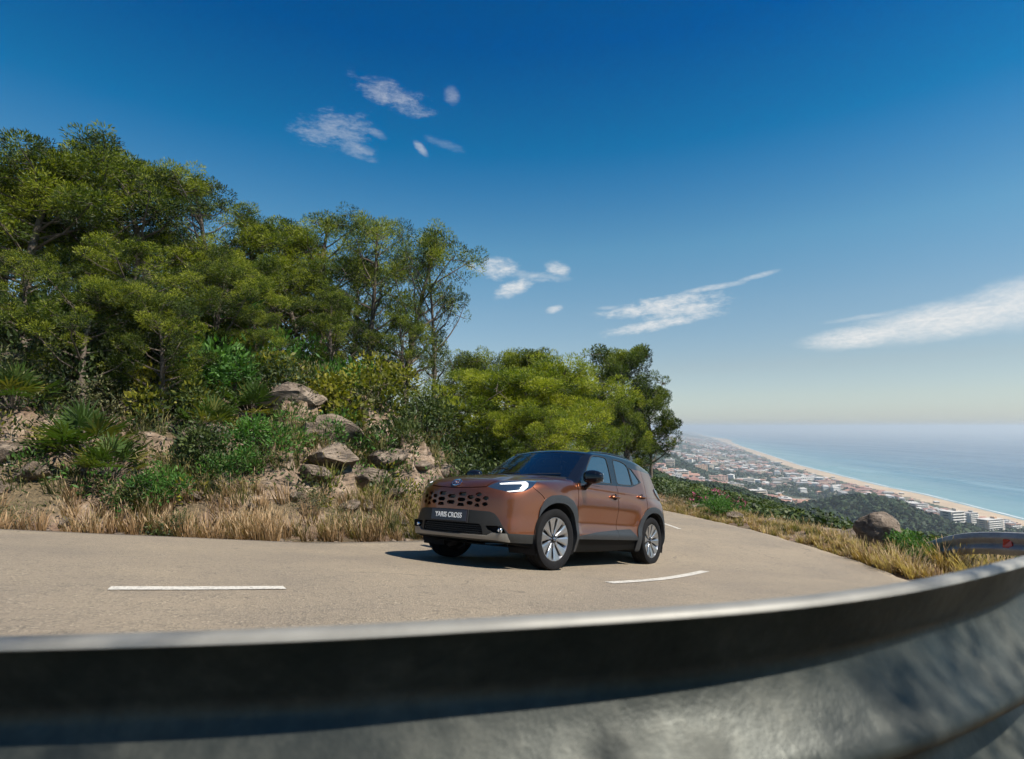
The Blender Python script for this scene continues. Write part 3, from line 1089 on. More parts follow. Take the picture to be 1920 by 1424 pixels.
def make_pine(seed, H=6.0, spread=2.2, lean=.5, dens=150, bare=.28, nb=30, mate=None, leafl=.10, leafw=.011, tintc=.5, low=False):
    """tapered trunk with limbs, and a crown of needle clumps at the limb tips -> (trunk mesh object, crown mesh object)"""
    rng = np.random.RandomState(seed)
    tr = MB()
    n = 9
    trunk = []
    ph = rng.rand() * 6
    for i in range(n + 1):
        t = i / n
        trunk.append((lean * t * t + .12 * math.sin(3 * t + ph) * H / 6, .12 * math.sin(4 * t + ph * 2) * H / 6, t * H * .93 - .2))
    tr.tube(trunk, [.13 * H / 6 * (1 - .85 * i / n) + .012 for i in range(n + 1)], 9)
    cents, rads, tn = [], [], []
    for k in range(nb):
        t = bare + (1 - bare) * (k + rng.rand()) / nb
        i = min(n - 1, int(t * n)); f = t * n - i
        p0 = np.array(trunk[i]) * (1 - f) + np.array(trunk[i + 1]) * f
        az = k * 2.4 + rng.normal() * .5
        prof = math.sin(math.pi * min(1, (t - bare) / (1 - bare) * .80 + .22)) ** .7
        Lb = spread * prof * (.55 + .65 * rng.rand())
        el = .15 + .9 * t * rng.rand()
        pts = []
        for s in range(5):
            u = s / 4
            pts.append(p0 + np.array([math.cos(az) * Lb * u, math.sin(az) * Lb * u, Lb * (el * u + .25 * u * u - (.10 if low else 0) * u)]) + rng.normal(size=3) * .06 * u)
        tr.tube(pts, [.045 * H / 6 * (1 - .8 * s / 4) * (1.3 - t) + .006 for s in range(5)], 5)
        m = rng.randint(4, 7)
        for q in range(m):
            u = 1 - .42 * rng.rand() * (q > 0)
            b = pts[0] + (pts[-1] - pts[0]) * u
            j = rng.normal(size=3) * np.array([.34, .34, .22]) * spread / 2.2 * (q > 0)
            e = b + j
            if q:
                tr.tube([b - j * .2, b + j * .6, e], [.012, .009, .005], 4)
            cents.append(e + [0, 0, .08]); rads.append((.20 + .24 * rng.rand()) * spread / 2.0)
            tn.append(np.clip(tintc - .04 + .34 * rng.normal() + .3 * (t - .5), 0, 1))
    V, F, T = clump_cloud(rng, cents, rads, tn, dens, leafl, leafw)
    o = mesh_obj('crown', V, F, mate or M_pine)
    set_tint(o, T)
    t_ = tr.build('trunk', M_bark, None, True, R(60))
    return t_, o


def make_bush(seed, r=1.0, h=1.0, n=26, dens=130, leafl=.10, leafw=.022, mate=None, tintc=.5, stems=14):
    rng = np.random.RandomState(seed)
    cents, rads, tn = [], [], []
    st = MB()
    for k in range(n):
        d = rnd_dirs(rng, 1)[0]; d[2] = abs(d[2])
        q = (.45 + .5 * rng.rand())
        c = np.array([d[0] * r * q, d[1] * r * q, .12 * h + d[2] * h * q])
        cents.append(c); rads.append(.30 * (r + h) / 2 * (.65 + .6 * rng.rand()))
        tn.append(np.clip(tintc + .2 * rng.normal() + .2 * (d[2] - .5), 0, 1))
        if k < stems:
            st.tube([(0, 0, -.1), c * .5 + rng.normal(size=3) * .05, c], [.022 * r, .014 * r, .006], 4)
    V, F, T = clump_cloud(rng, cents, rads, tn, dens, leafl, leafw, .85, .3)
    V[:, 2] = np.maximum(V[:, 2], -.12)
    o = mesh_obj('foliage', V, F, mate or M_shrub)
    set_tint(o, T)
    s = st.build('stems', M_bark, None)
    return s, o


def make_fan_palm(seed, n=26, L=.75):
    rng = np.random.RandomState(seed)
    st = MB()
    parts = []
    for k in range(n):
        az = k * 2.4 + rng.normal() * .3
        el = math.radians(15 + 70 * rng.rand())
        d = np.array([math.cos(az) * math.cos(el), math.sin(az) * math.cos(el), math.sin(el)])
        p = d * L * (.55 + .25 * rng.rand()) + [0, 0, .1]
        st.tube([(0, 0, -.05), p * .5 + [0, 0, .03], p], [.014, .010, .007], 4)
        side = np.cross(d, [0, 0, 1]); side /= np.linalg.norm(side)
        up = np.cross(side, d)
        V, F = [], []
        tint = np.clip(.5 + .25 * rng.normal() - (.0 if el > .6 else -.25), 0, 1)
        for j in range(15):
            a = math.radians(-100 + 200 * j / 14)
            q = d * math.cos(a) + side * math.sin(a) + up * .10 * rng.normal()
            q /= np.linalg.norm(q)
            ll = L * .62 * (.75 + .25 * math.cos(a)) * (.9 + .2 * rng.rand())
            w = np.cross(q, up); w /= np.linalg.norm(w) + 1e-9
            tip = p + q * ll + np.array([0, 0, -.10 * ll])
            b = len(V)
            V += [p, p + q * ll * .5 + w * .020, tip, p + q * ll * .5 - w * .020]
            F.append((b, b + 1, b + 2, b + 3))
        parts.append((np.array(V), np.array(F), tint))
    s = st.build('stalks', M_bark, None)
    return s, parts


def place(name, meshes, loc, scale, rz, label, cat, group, tilt=0.0):
    """thing = Empty at the base; meshes (templates) are copied under it"""
    e = empty(name, loc, rz)
    sc = scale if isinstance(scale, (tuple, list)) else (scale,) * 3
    e.scale = sc
    e.rotation_euler = (tilt, tilt * .6, rz)
    tag(e, label, cat, group)
    for m in meshes:
        c = m.copy()
        COL.objects.link(c)
        c.parent = e
    return e


def drop(*objs):
    for o in objs:
        bpy.data.objects.remove(o)


def px2(px, d):
    return ((px - 960) / FPX * d, d)


def gz(x, y):
    return float(zground(np.array([x]), np.array([y]))[0])


def build_trees():
    T = [make_pine(1, 6, 1.9, .6, 430), make_pine(2, 6, 1.6, -.4, 430, .22), make_pine(3, 6, 1.95, .3, 410, .3, 34),
         make_pine(4, 6, 1.35, .9, 300, .12, 30, None, .09, .010, .45), make_pine(5, 6, 1.8, -.8, 300, .25, 26, None, .09, .010, .5)]
    Y = [make_pine(11, 6, 2.2, .3, 400, .08, 34, M_pine2, .10, .012, .6, True), make_pine(12, 6, 2.0, -.2, 380, .1, 32, M_pine2, .10, .012, .6, True)]
    P = 'pine trees on the slope above the road'
    # pixel column, pixel row of the tip, distance, template, width factor, turn, label
    rows = [
        (-150, 240, 13.0, 0, 1.2, .3, "pine at the left end of the slope, partly cut by the picture edge"),
        (45, 222, 12.5, 2, 1.25, 1.1, "tall dark pine topping the tree line at the far left"),
        (165, 205, 14.0, 0, 1.2, 2.0, "highest pine of the left tree line, broad rounded top"),
        (290, 248, 14.0, 3, 1.2, 3.3, "narrow-topped pine right of the highest one"),
        (375, 295, 15.5, 0, 1.1, 4.0, "pine leaning where the left tree line steps down"),
        (455, 350, 16.5, 1, 1.2, 5.2, "dense pine filling the dip in the tree line above the fan palm"),
        (525, 385, 18.0, 2, 1.1, .9, "low pine just left of the feathery pointed one"),
        (595, 318, 18.0, 3, 1.15, 1.7, "feathery pointed pine standing above its neighbours mid slope"),
        (685, 362, 19.0, 4, .85, 2.2, "slim pine between the two feathery pines"),
        (765, 362, 19.5, 4, .9, 3.6, "open pine with bare dark trunk and see-through crown"),
        (815, 415, 20.5, 3, .62, 4.4, "pine at the right end of the upper tree group"),
        (880, 640, 21.0, 2, .8, 5.0, "small pine below the end of the upper tree group"),
        (945, 628, 26.0, 0, .9, .4, "bushy pine showing behind the big light green bush, left one"),
        (1020, 625, 26.0, 1, .85, 1.4, "bushy pine showing behind the big light green bush, right one"),
        (230, 420, 11.8, 1, 1.2, 2.8, "lower dark pine in front of the left tree line"),
        (400, 470, 13.0, 2, 1.1, .2, "lower pine in front of the stepped tree line"),
        (40, 430, 10.8, 4, 1.2, 5.5, "thin pine low on the slope at the picture's left edge"),
        (620, 520, 15.5, 0, 1.0, 1.9, "shorter pine growing in front of the feathery pointed pine"),
        (760, 560, 17.0, 1, 1.0, 5.9, "squat pine at the foot of the open see-through pine"),
        (110, 330, 16.5, 0, 1.3, 3.9, "pine behind the highest one, seen through its crown"),
        (330, 400, 17.5, 1, 1.3, .7, "back-row pine behind the stepped tree line"),
        (510, 470, 20.0, 2, 1.2, 2.5, "back-row pine behind the dip in the tree line"),
        (215, 330, 15.0, 3, 1.3, 5.0, "pine just right of the highest one, second row"),
        (430, 430, 14.5, 0, 1.2, 3.0, "broad pine in the second row below the dip"),
        (560, 450, 17.0, 4, 1.2, .1, "thin pine left of the feathery pointed one"),
        (0, 300, 14.5, 2, 1.3, 2.2, "broad dark pine at the left edge, second row"),
        (655, 430, 21.0, 1, .95, 4.7, "pine filling in behind the two feathery pines"),
        (150, 480, 10.6, 0, 1.1, 1.3, "young pine low on the left bank above the fan palms"),
        (300, 520, 11.2, 2, 1.0, 3.4, "young pine low on the bank below the stepped tree line"),
        (480, 560, 13.4, 0, 1.0, 2.7, "young pine above the bright fan palm"),
    ]
    for i, (px, py, d, k, w, rz, lab) in enumerate(rows):
        x, y = px2(px, d)
        zb = gz(x, y)
        zt = (800 - py) / FPX * d
        H = max(2.2, zt - zb)
        s = H / 6.45
        sw = (s * w if s < 1 else s ** .6 * w) * 1.02
        place('pine_tree', T[k], (x, y, zb), (sw, sw, s), rz, lab, 'tree', P)
    # the pine outside the frame whose shade falls on the near rail
    place('pine_tree', T[1], (1.3, -1.0, -2.6), (.42, .42, .95), 2.0, "slim pine on the drop right behind the viewpoint, out of the frame", 'tree', None)
    place('pine_tree', T[4], (2.55, -.85, -2.6), (.55, .55, 1.0), 1.0, "small pine on the drop outside the near guard rail, out of the frame, shading it", 'tree', None)
    # the lone pine past the bend
    x, y = px2(1174, 32)
    L1 = make_pine(27, 6, 1.9, .3, 480, .28, 34, None, .11, .014, .42)
    zb = gz(x, y); H = (800 - 634) / FPX * 32 - zb
    place('pine_tree', L1, (x, y, zb), (H / 6 * .86, H / 6 * .86, H / 6.3), 2.4, "lone pine standing against the sky beyond the bend above the car's roof", 'tree', None)
    x, y = px2(1168, 29)
    L2 = make_pine(22, 6, 1.9, .1, 520, .02, 36, M_pine, .12, .016, .56, True)
    zb = gz(x, y); H = (800 - 742) / FPX * 29 - zb
    place('pine_tree', L2, (x, y, zb), (H / 6 * .85, H / 6 * .85, H / 6), 1.4, "dense round young pine at the foot of the lone pine", 'tree', None)
    x, y = px2(1218, 33)
    zb = gz(x, y); H = (800 - 715) / FPX * 33 - zb
    place('pine_tree', L1, (x, y, zb), (H / 6 * .85, H / 6 * .85, H / 6.3), 2.9, "ragged lower pine just right of the lone pine, against the pale sky", 'tree', None)
    drop(*L1, *L2)
    # big light green bushes that are young pines, behind the car
    B = 'young pines behind the car'
    for px, py, d, k, w, rz, lab in [
        (905, 690, 17.0, 0, 1.5, .2, "light green young pine behind the car's bonnet"),
        (985, 690, 16.0, 1, 1.45, 1.2, "light green young pine with brown dead patches behind the windscreen"),
        (1050, 672, 17.0, 0, 1.2, 2.6, "bright yellow-green young pine behind the car's roof"),
        (1092, 712, 16.2, 1, .85, 4.1, "small bright young pine closing the group above the rear door"),
        (850, 740, 15.5, 1, 1.3, 5.1, "dark lower young pine left of the group behind the bonnet"),
        (1010, 762, 14.2, 0, 1.2, 3.2, "low spreading young pine just above the car's roof edge"),
    ]:
        x, y = px2(px, d)
        zb = gz(x, y)
        H = (800 - py) / FPX * d - zb
        s = H / 6
        place('young_pine', Y[k], (x, y, zb), (s * w, s * w, s), rz, lab, 'tree', B)
    for a in T + Y:
        drop(*a)


def build_shrubs():
    S1 = make_bush(31, 1, .9, 30, 150, .10, .022, M_shrub)
    S2 = make_bush(32, 1, .75, 26, 150, .09, .024, M_yshrub)
    S3 = make_bush(33, 1, 1.0, 26, 150, .12, .020, M_gshrub)
    S4 = make_bush(34, 1, .8, 24, 120, .08, .014, M_olive)
    rows = [
        (640, 690, 13.5, 1.5, 1, "yellow-green flowering broom bush above the pale rock face"),
        (560, 670, 14.2, 1.3, 1, "yellow-green bush left of the biggest broom bush"),
        (710, 720, 13.8, 1.2, 1, "low yellow-green bush right above the rock face"),
        (590, 610, 15.5, 1.3, 2, "deep green round bush below the feathery pine"),
        (660, 630, 16.0, 1.2, 2, "second deep green bush, nearer the open pine's trunk"),
        (500, 800, 10.3, .75, 2, "light green feathery bush low on the bank, mid left"),
        (450, 830, 9.8, .55, 2, "small light green bush beside the feathery one"),
        (745, 790, 12.5, .9, 0, "dark bush right of the pale rock face"),
        (800, 750, 14.0, 1.1, 0, "dark green bush uphill from the car's headlight"),
        (860, 830, 12.6, .8, 0, "dark bush just above the car's bonnet"),
        (930, 835, 13.0, .9, 0, "dark bush behind the foot of the windscreen"),
        (350, 700, 11.5, .95, 0, "dark shaded bush right of the lower fan palm"),
        (300, 620, 12.2, 1.1, 0, "dark bush under the lower front pine"),
        (430, 640, 12.5, 1.0, 2, "vivid green bush in the middle of the bank"),
        (180, 560, 11.5, 1.1, 3, "grey-green bush under the left pines"),
        (100, 480, 12.0, 1.2, 3, "dry grey bush high on the left of the bank"),
        (30, 560, 10.0, .9, 3, "dry grey-green bush at the left edge, mid height"),
        (250, 840, 8.8, .55, 0, "small dark bush low on the bank, left"),
        (330, 900, 8.3, .42, 0, "dark low shrub in the roadside grass, left"),
        (580, 890, 9.6, .45, 3, "small grey-green shrub by the roadside grass"),
        (640, 900, 9.6, .40, 3, "grey-green shrub near the pale stones at the roadside"),
        (520, 720, 12.8, .9, 0, "dark bush over the shaded rock hollow"),
        (60, 600, 11.4, 1.3, 0, "broad dark bush between the two upper left fan palms"),
        (130, 620, 11.0, 1.2, 0, "dark bush hiding the trunk of the low left pine"),
        (260, 560, 12.6, 1.5, 0, "big dark bush at the feet of the left pines"),
        (370, 600, 12.8, 1.4, 2, "fresh green bush at the feet of the stepped pines"),
        (170, 520, 12.4, 1.5, 2, "fresh green bush high under the left pines"),
        (60, 500, 12.8, 1.5, 0, "dark bush high at the left edge under the pines"),
        (420, 520, 14.5, 1.6, 2, "green bush filling the gap below the dip in the tree line"),
        (480, 620, 13.6, 1.3, 1, "yellow-green bush above the bright fan palm"),
        (320, 640, 11.6, 1.1, 1, "yellow-green bush in the shade of the young left pine"),
        (620, 780, 11.9, .7, 2, "green tuft growing on top of the pale rock face"),
        (400, 800, 10.0, .8, 0, "dark bush in mid bank above the roadside grass"),
        (300, 860, 8.9, .6, 2, "fresh green bush near the road left of the feathery one"),
        (200, 640, 10.8, .9, 3, "straw-coloured bush behind the lower fan palm"),
        (20, 880, 7.7, .5, 3, "pale shrub by the road at the left edge"),
        (880, 770, 15.0, 1.3, 0, "dark bush below the light green young pines"),
        (1010, 820, 14.5, 1.1, 0, "dark bush seen just over the car's roof front"),
        (1100, 830, 16.0, 1.2, 0, "dark bush seen just over the car's roof, further right"),
        (560, 560, 17.0, 1.4, 0, "dark bush between the pine trunks mid slope"),
        (440, 560, 15.0, 1.3, 0, "dark bush between the left pines' trunks"),
        (330, 520, 14.5, 1.4, 3, "dull green bush between the left pines"),
        (700, 600, 18.0, 1.3, 0, "dark bush at the base of the open pine"),
        (820, 640, 18.5, 1.5, 0, "dark bush under the right end of the upper tree group"),
    ]
    kinds = [S1, S2, S3, S4]
    rng = np.random.RandomState(5)
    for px, py, d, r, k, lab in rows:
        x, y = px2(px, d)
        zb = gz(x, y)
        place('shrub', kinds[k], (x, y, zb - .05), (r, r, r * (.9 + .3 * rng.rand())), rng.rand() * 6, lab, 'shrub', 'shrubs on the rocky bank')
    # the leafy green plant and others on the outer verge
    for px, d, r, k, lab in [(1690, 9.9, .42, 2, "bright green leafy plant beside the boulder on the outer verge"),
                             (1722, 9.4, .28, 2, "smaller bright green plant next to the guard rail's end"),
                             (1345, 17.5, .55, 2, "light green bush behind the grass near the pink oleander"),
                             (1560, 19, .8, 0, "dark green bush on the drop beyond the flat stones"),
                             (1790, 13.5, .75, 0, "dark bush behind the guard rail's buried end"),
                             (1735, 15.0, .7, 3, "grey-green bush on the slope right of the boulder"),
                             (1850, 15.0, .8, 3, "olive bush over the guard rail's far length"),
                             (1270, 22, .7, 3, "grey-green bush on the verge right behind the car")]:
        x, y = px2(px, d)
        place('shrub', kinds[k], (x, y, gz(x, y) - .03), r, rng.rand() * 6, lab, 'shrub', 'shrubs along the outer verge')
    for a in kinds:
        drop(*a)
    # oleander: foliage with pink flower heads
    for px, d, r, lab in [(1325, 19.0, .75, "pink flowering oleander on the verge behind the golden grass"),
                          (1372, 18.5, .5, "smaller pink oleander right of the flowering one")]:
        s, o = make_bush(int(px), .9, .8, 18, 110, .14, .020, M_gshrub)
        rng2 = np.random.RandomState(int(px))
        cs = [np.array([q[0] * .8, q[1] * .8, .5 + abs(q[2]) * .5]) for q in rnd_dirs(rng2, 16)]
        V, F, T_ = clump_cloud(rng2, cs, [.09] * 16, [.5] * 16, 160, .05, .022)
        fl = mesh_obj('flowers', V, F, M_pink); set_tint(fl, T_)
        x, y = px2(px, d)
        place('oleander_bush', (s, o, fl), (x, y, gz(x, y)), r, 0, lab, 'shrub', 'oleanders on the outer verge')
        drop(s, o, fl)
    # dwarf fan palms
    stalks, parts = make_fan_palm(3)
    fans = []
    for V, F, t in parts:
        f = mesh_obj('frond', V, F, M_palm)
        set_tint(f, np.full(len(V), t))
        fans.append(f)
    for px, d, s, rz, lab in [(165, 9.4, 1.10, 0, "biggest dwarf fan palm low on the left of the bank"),
                              (75, 11.2, 1.05, 1, "dwarf fan palm above the biggest one, near the left edge"),
                              (25, 9.5, .85, 2, "dwarf fan palm cut by the left edge among the pale stones"),
                              (470, 12.0, 1.0, 3, "bright dwarf fan palm in the middle of the bank"),
                              (215, 9.0, .75, 4, "dwarf fan palm tucked right against the biggest one"),
                              (400, 11.0, .8, 5, "dwarf fan palm left of the bright one in mid bank"),
                              (1710, 10.6, .35, 2, "little spiky fan palm behind the bright green plant")]:
        x, y = px2(px, d)
        place('dwarf_fan_palm', [stalks] + fans, (x, y, gz(x, y) + .02), s, rz, lab, 'palm', 'dwarf fan palms')
    drop(stalks, *fans)


def grass_mass(name, pts, hts, mate, seed, blades=34, spread=.10, lean=.35, tint=.5, width=.006, kind_label=None, heads=True):
    rng = np.random.RandomState(seed)
    n = len(pts)
    tot = n * blades
    c = np.repeat(pts, blades, 0)
    hh = np.repeat(hts, blades) * (.45 + .75 * rng.random(tot))
    a = rng.random(tot) * 2 * math.pi
    r = spread * np.sqrt(rng.random(tot)) * np.repeat(.6 + hts, blades)
    base = c + np.stack([np.cos(a) * r, np.sin(a) * r, np.zeros(tot) - .02], 1)
    la = a + rng.normal(size=tot) * .7
    ln = lean * (.3 + rng.random(tot))
    wind = np.array([-.10, -.03, 0])
    D = np.stack([np.cos(la) * ln, np.sin(la) * ln, np.ones(tot)], 1) + wind
    D /= np.linalg.norm(D, axis=1, keepdims=True)
    side = np.stack([-np.sin(la + .6), np.cos(la + .6), np.zeros(tot)], 1) * (width * (.6 + .8 * rng.random(tot)))[:, None]
    mid = base + D * hh[:, None] * .55
    tip = base + D * hh[:, None] + np.stack([np.cos(la) * ln * hh * .35, np.sin(la) * ln * hh * .35, -.12 * hh], 1)
    V = np.stack([base - side, base + side, mid + side * .8, mid - side * .8, tip], 1).reshape(-1, 3)
    k = np.arange(tot)[:, None] * 5
    Q = np.concatenate([k + [0, 1, 2], k + [0, 2, 3], k + [3, 2, 4]])
    t0 = np.clip(np.repeat(tint + .2 * rng.normal(size=n), blades) + .12 * rng.normal(size=tot), 0, 1)
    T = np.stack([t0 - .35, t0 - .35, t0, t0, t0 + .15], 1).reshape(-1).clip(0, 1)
    if heads:
        m = rng.random(tot) < .35
        hp = tip[m]
        hd = D[m]
        hs = np.cross(hd, rnd_dirs(rng, m.sum())) * .008
        V2 = np.stack([hp - hd * .04, hp + hs, hp + hd * .06, hp - hs], 1).reshape(-1, 3)
        b = len(V)
        kk = b + np.arange(m.sum())[:, None] * 4
        Q = np.concatenate([Q, kk + [0, 1, 2], kk + [0, 2, 3]])
        V = np.concatenate([V, V2])
        T = np.concatenate([T, np.full(len(V2), .85)])
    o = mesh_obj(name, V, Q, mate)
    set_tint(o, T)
    tag(o, kind='stuff')
    return o


def scatter_band(line, side, d0, d1, n, seed, xr=None, cl=.6):
    """random points in a band beside an edge line (side +1 = left/inner of INNER, -1 = outer of OUTER)"""
    rng = np.random.RandomState(seed)
    seg = np.hypot(*np.diff(line, axis=0).T)
    s = np.concatenate([[0], np.cumsum(seg)])
    out = []
    while len(out) < n:
        q = rng.rand() * s[-1]
        i = min(len(seg) - 1, np.searchsorted(s, q) - 1 if q > 0 else 0)
        f = (q - s[i]) / seg[i]
        p = line[i] * (1 - f) + line[i + 1] * f
        d = (line[i + 1] - line[i]) / seg[i]
        nn = np.array([-d[1], d[0]]) * side
        w = d0 + (d1 - d0) * rng.rand() ** 1.3
        pt = p + nn * w
        if xr and not xr(pt[0], pt[1]):
            continue
        if vnoise(pt[0:1], pt[1:2], 1.1, seed)[0] + .5 < rng.rand() * cl:
            continue
        out.append(pt)
    return np.array(out)


def on_ground(p):
    return np.column_stack([p, zground(p[:, 0], p[:, 1])])


def build_grass():
    view = lambda x, y: y > 3 and -1.05 < x / y < 1.0 and math.hypot(x, y) < 30
    p = on_ground(scatter_band(INNER, 1, .2, 1.7, 520, 1, view, 1.3))
    rng = np.random.RandomState(9)
    grass_mass('dry_grass', p, .22 + .34 * rng.random(len(p)) ** 1.2, M_grass, 1, 40, .11, .38, .45)
    p = on_ground(scatter_band(INNER, 1, .4, 3.4, 400, 2, view, 1.4))
    grass_mass('green_grass', p, .25 + .40 * rng.random(len(p)), M_ggrass, 2, 36, .12, .4, .5)
    p = on_ground(scatter_band(INNER, 1, 2.5, 9, 240, 3, view, 1.2))
    grass_mass('slope_grass', p, .25 + .45 * rng.random(len(p)), M_ggrass, 3, 30, .14, .45, .45)
    v2 = lambda x, y: y > 6.5 and x / y < 1.02 and math.hypot(x, y) < 34 and not (x > 6.6 and y < 9.3) and not (((x - 7.2) / .75) ** 2 + ((y - 11.0) / .8) ** 2 < .8)
    p = on_ground(scatter_band(OUTER, -1, .12, 1.5, 900, 4, v2, 1.1))
    k = p[:, 1] > 9.2
    m_ = rng.random(k.sum()) < .72
    grass_mass('verge_grass', p[k][m_], .08 + .20 * rng.random(m_.sum()), M_grass, 4, 46, .10, .40, .52)
    grass_mass('green_verge_grass', p[k][~m_], .08 + .20 * rng.random((~m_).sum()), M_ggrass, 8, 46, .10, .40, .45)
    p = on_ground(scatter_band(OUTER, -1, .9, 4.0, 360, 5, lambda x, y: v2(x, y) and y > 8.2, .8))
    grass_mass('tall_verge_grass', p, .14 + .22 * rng.random(len(p)), M_grass, 5, 34, .12, .45, .42)
    # a few named tussocks at the road's right edge
    tus = [(1655, 9.2, .52), (1610, 9.9, .44), (1700, 8.75, .36), (1690, 9.0, .50), (1760, 8.9, .55), (1800, 8.6, .50), (1840, 8.9, .5), (1880, 8.6, .5), (1735, 8.4, .3), (1780, 9.4, .45)]
    pts = np.array([(*px2(a, b), 0) for a, b, c in tus])
    pts[:, 2] = zground(pts[:, 0], pts[:, 1])
    grass_mass('roadside_tussocks', pts, np.array([c for a, b, c in tus]) * .95, M_grass, 6, 160, .16, .5, .6)
    # low scrub knitting the bank together
    rng = np.random.RandomState(31)
    for nm, n, d0, d1, r0, r1, mt, sd, lf in (('bank_scrub', 520, 1.6, 9.5, .14, .42, M_shrub, 51, 110), ('green_bank_scrub', 260, 1.2, 8.0, .12, .34, M_gshrub, 52, 110), ('grey_bank_scrub', 240, 1.0, 9.0, .12, .34, M_olive, 53, 120), ('yellow_bank_scrub', 120, 1.4, 8.0, .12, .30, M_yshrub, 54, 110)):
        q = on_ground(scatter_band(INNER, 1, d0, d1, n, sd, lambda x, y: y > 4 and -1.05 < x / y < .25 and math.hypot(x, y) < 24, 1.2))
        rr = r0 + (r1 - r0) * rng.random(n)
        V, F, T = clump_cloud(rng, list(q + np.column_stack([0 * rr, 0 * rr, rr * .45])), list(rr), list(np.clip(.5 + .22 * rng.normal(size=n), 0, 1)), 150, .085, .016, .9, .5)
        o = mesh_obj(nm, V, F, mt)
        set_tint(o, T)
        tag(o, kind='stuff')
    # straw on the ground outside the near rail
    rng = np.random.RandomState(12)
    q = np.column_stack([.2 + 2.2 * rng.random(70), .25 + 1.2 * rng.random(70)])
    q = q[(segd(q[:, 0], q[:, 1], catmull([a[:2] for a in RAIL_A], 3)) < -.12)]
    grass_mass('dry_straw', on_ground(q), .06 + .14 * rng.random(len(q)), M_grass, 7, 40, .12, .7, .6, .004)


build_trees()
build_shrubs()
build_grass()


# ------------------------------------------------------------------ rocks
def m_rock(g, P, geo, b, out):
    tc = g.node('ShaderNodeTexCoord')
    O = tc.outputs['Object']
    n1 = g.noise(O, 1.6, 6, .6, .6)
    n2 = g.noise(O, 9, 6, .7)
    vo = g.node('ShaderNodeTexVoronoi', {'Scale': 2.6, 'Vector': O}, feature='DISTANCE_TO_EDGE')
    c = g.ramp(g.math('ADD', g.math('MULTIPLY', n1, .6), g.math('MULTIPLY', n2, .4)), [(.3, (.07, .052, .038)), (.48, (.165, .125, .09)), (.62, (.29, .23, .175)), (.78, (.44, .38, .31))])
    warp = g.node('ShaderNodeMapping', {'Vector': O, 'Scale': (.8, .8, 4.0)})
    strata = g.noise(warp.outputs[0], 1.8, 6, .7, 1.0)
    crack = g.smooth(strata, .40, .47)
    c = g.mix(crack, (.10, .075, .055), c)
    sx = g.node('ShaderNodeSeparateXYZ', {0: geo.outputs['Normal']})
    lich = g.smooth(g.noise(O, 5, 4, .7), .58, .66)
    c = g.mix(g.math('MULTIPLY', lich, .35), c, (.10, .10, .085))
    g.l.new(c, b.inputs['Base Color'])
    b.inputs['Roughness'].default_value = .88
    bp = g.node('ShaderNodeBump', {'Strength': .9, 'Distance': .05, 'Height': g.math('ADD', n2, g.math('MULTIPLY', crack, .6))})
    g.l.new(bp.outputs[0], b.inputs['Normal'])


M_rock = pmat("weathered_limestone", m_rock)


def make_rock(seed, sub=4, facets=9, sharp=.5):
    rng = np.random.RandomState(seed)
    bm = bmesh.new()
    bmesh.ops.create_icosphere(bm, subdivisions=sub, radius=1)
    V = np.array([v.co[:] for v in bm.verts])
    F = [tuple(v.index for v in f.verts) for f in bm.faces]
    bm.free()
    # cut by random planes gives flat broken faces
    for _ in range(facets):
        d = rnd_dirs(rng, 1)[0]
        h = .42 + .38 * rng.rand()
        s = V @ d - h
        V = V - np.outer(np.clip(s, 0, None) * .97, d)
    for sc, am in ((.9, .10), (.4, .07), (.17, .035), (.08, .018)):
        off = rng.rand(3) * 50
        nz = np.array([mnoise.noise(Vector((v / sc + off).tolist())) for v in V])
        V = V * (1 + am * nz)[:, None]
    o = mesh_obj('rock', V, np.array(F), M_rock, None, True)
    bm = bmesh.new(); bm.from_mesh(o.data)
    for e in bm.edges:
        if len(e.link_faces) == 2 and e.calc_face_angle(0) > R(22):
            e.smooth = False
    bm.to_mesh(o.data); bm.free()
    return o


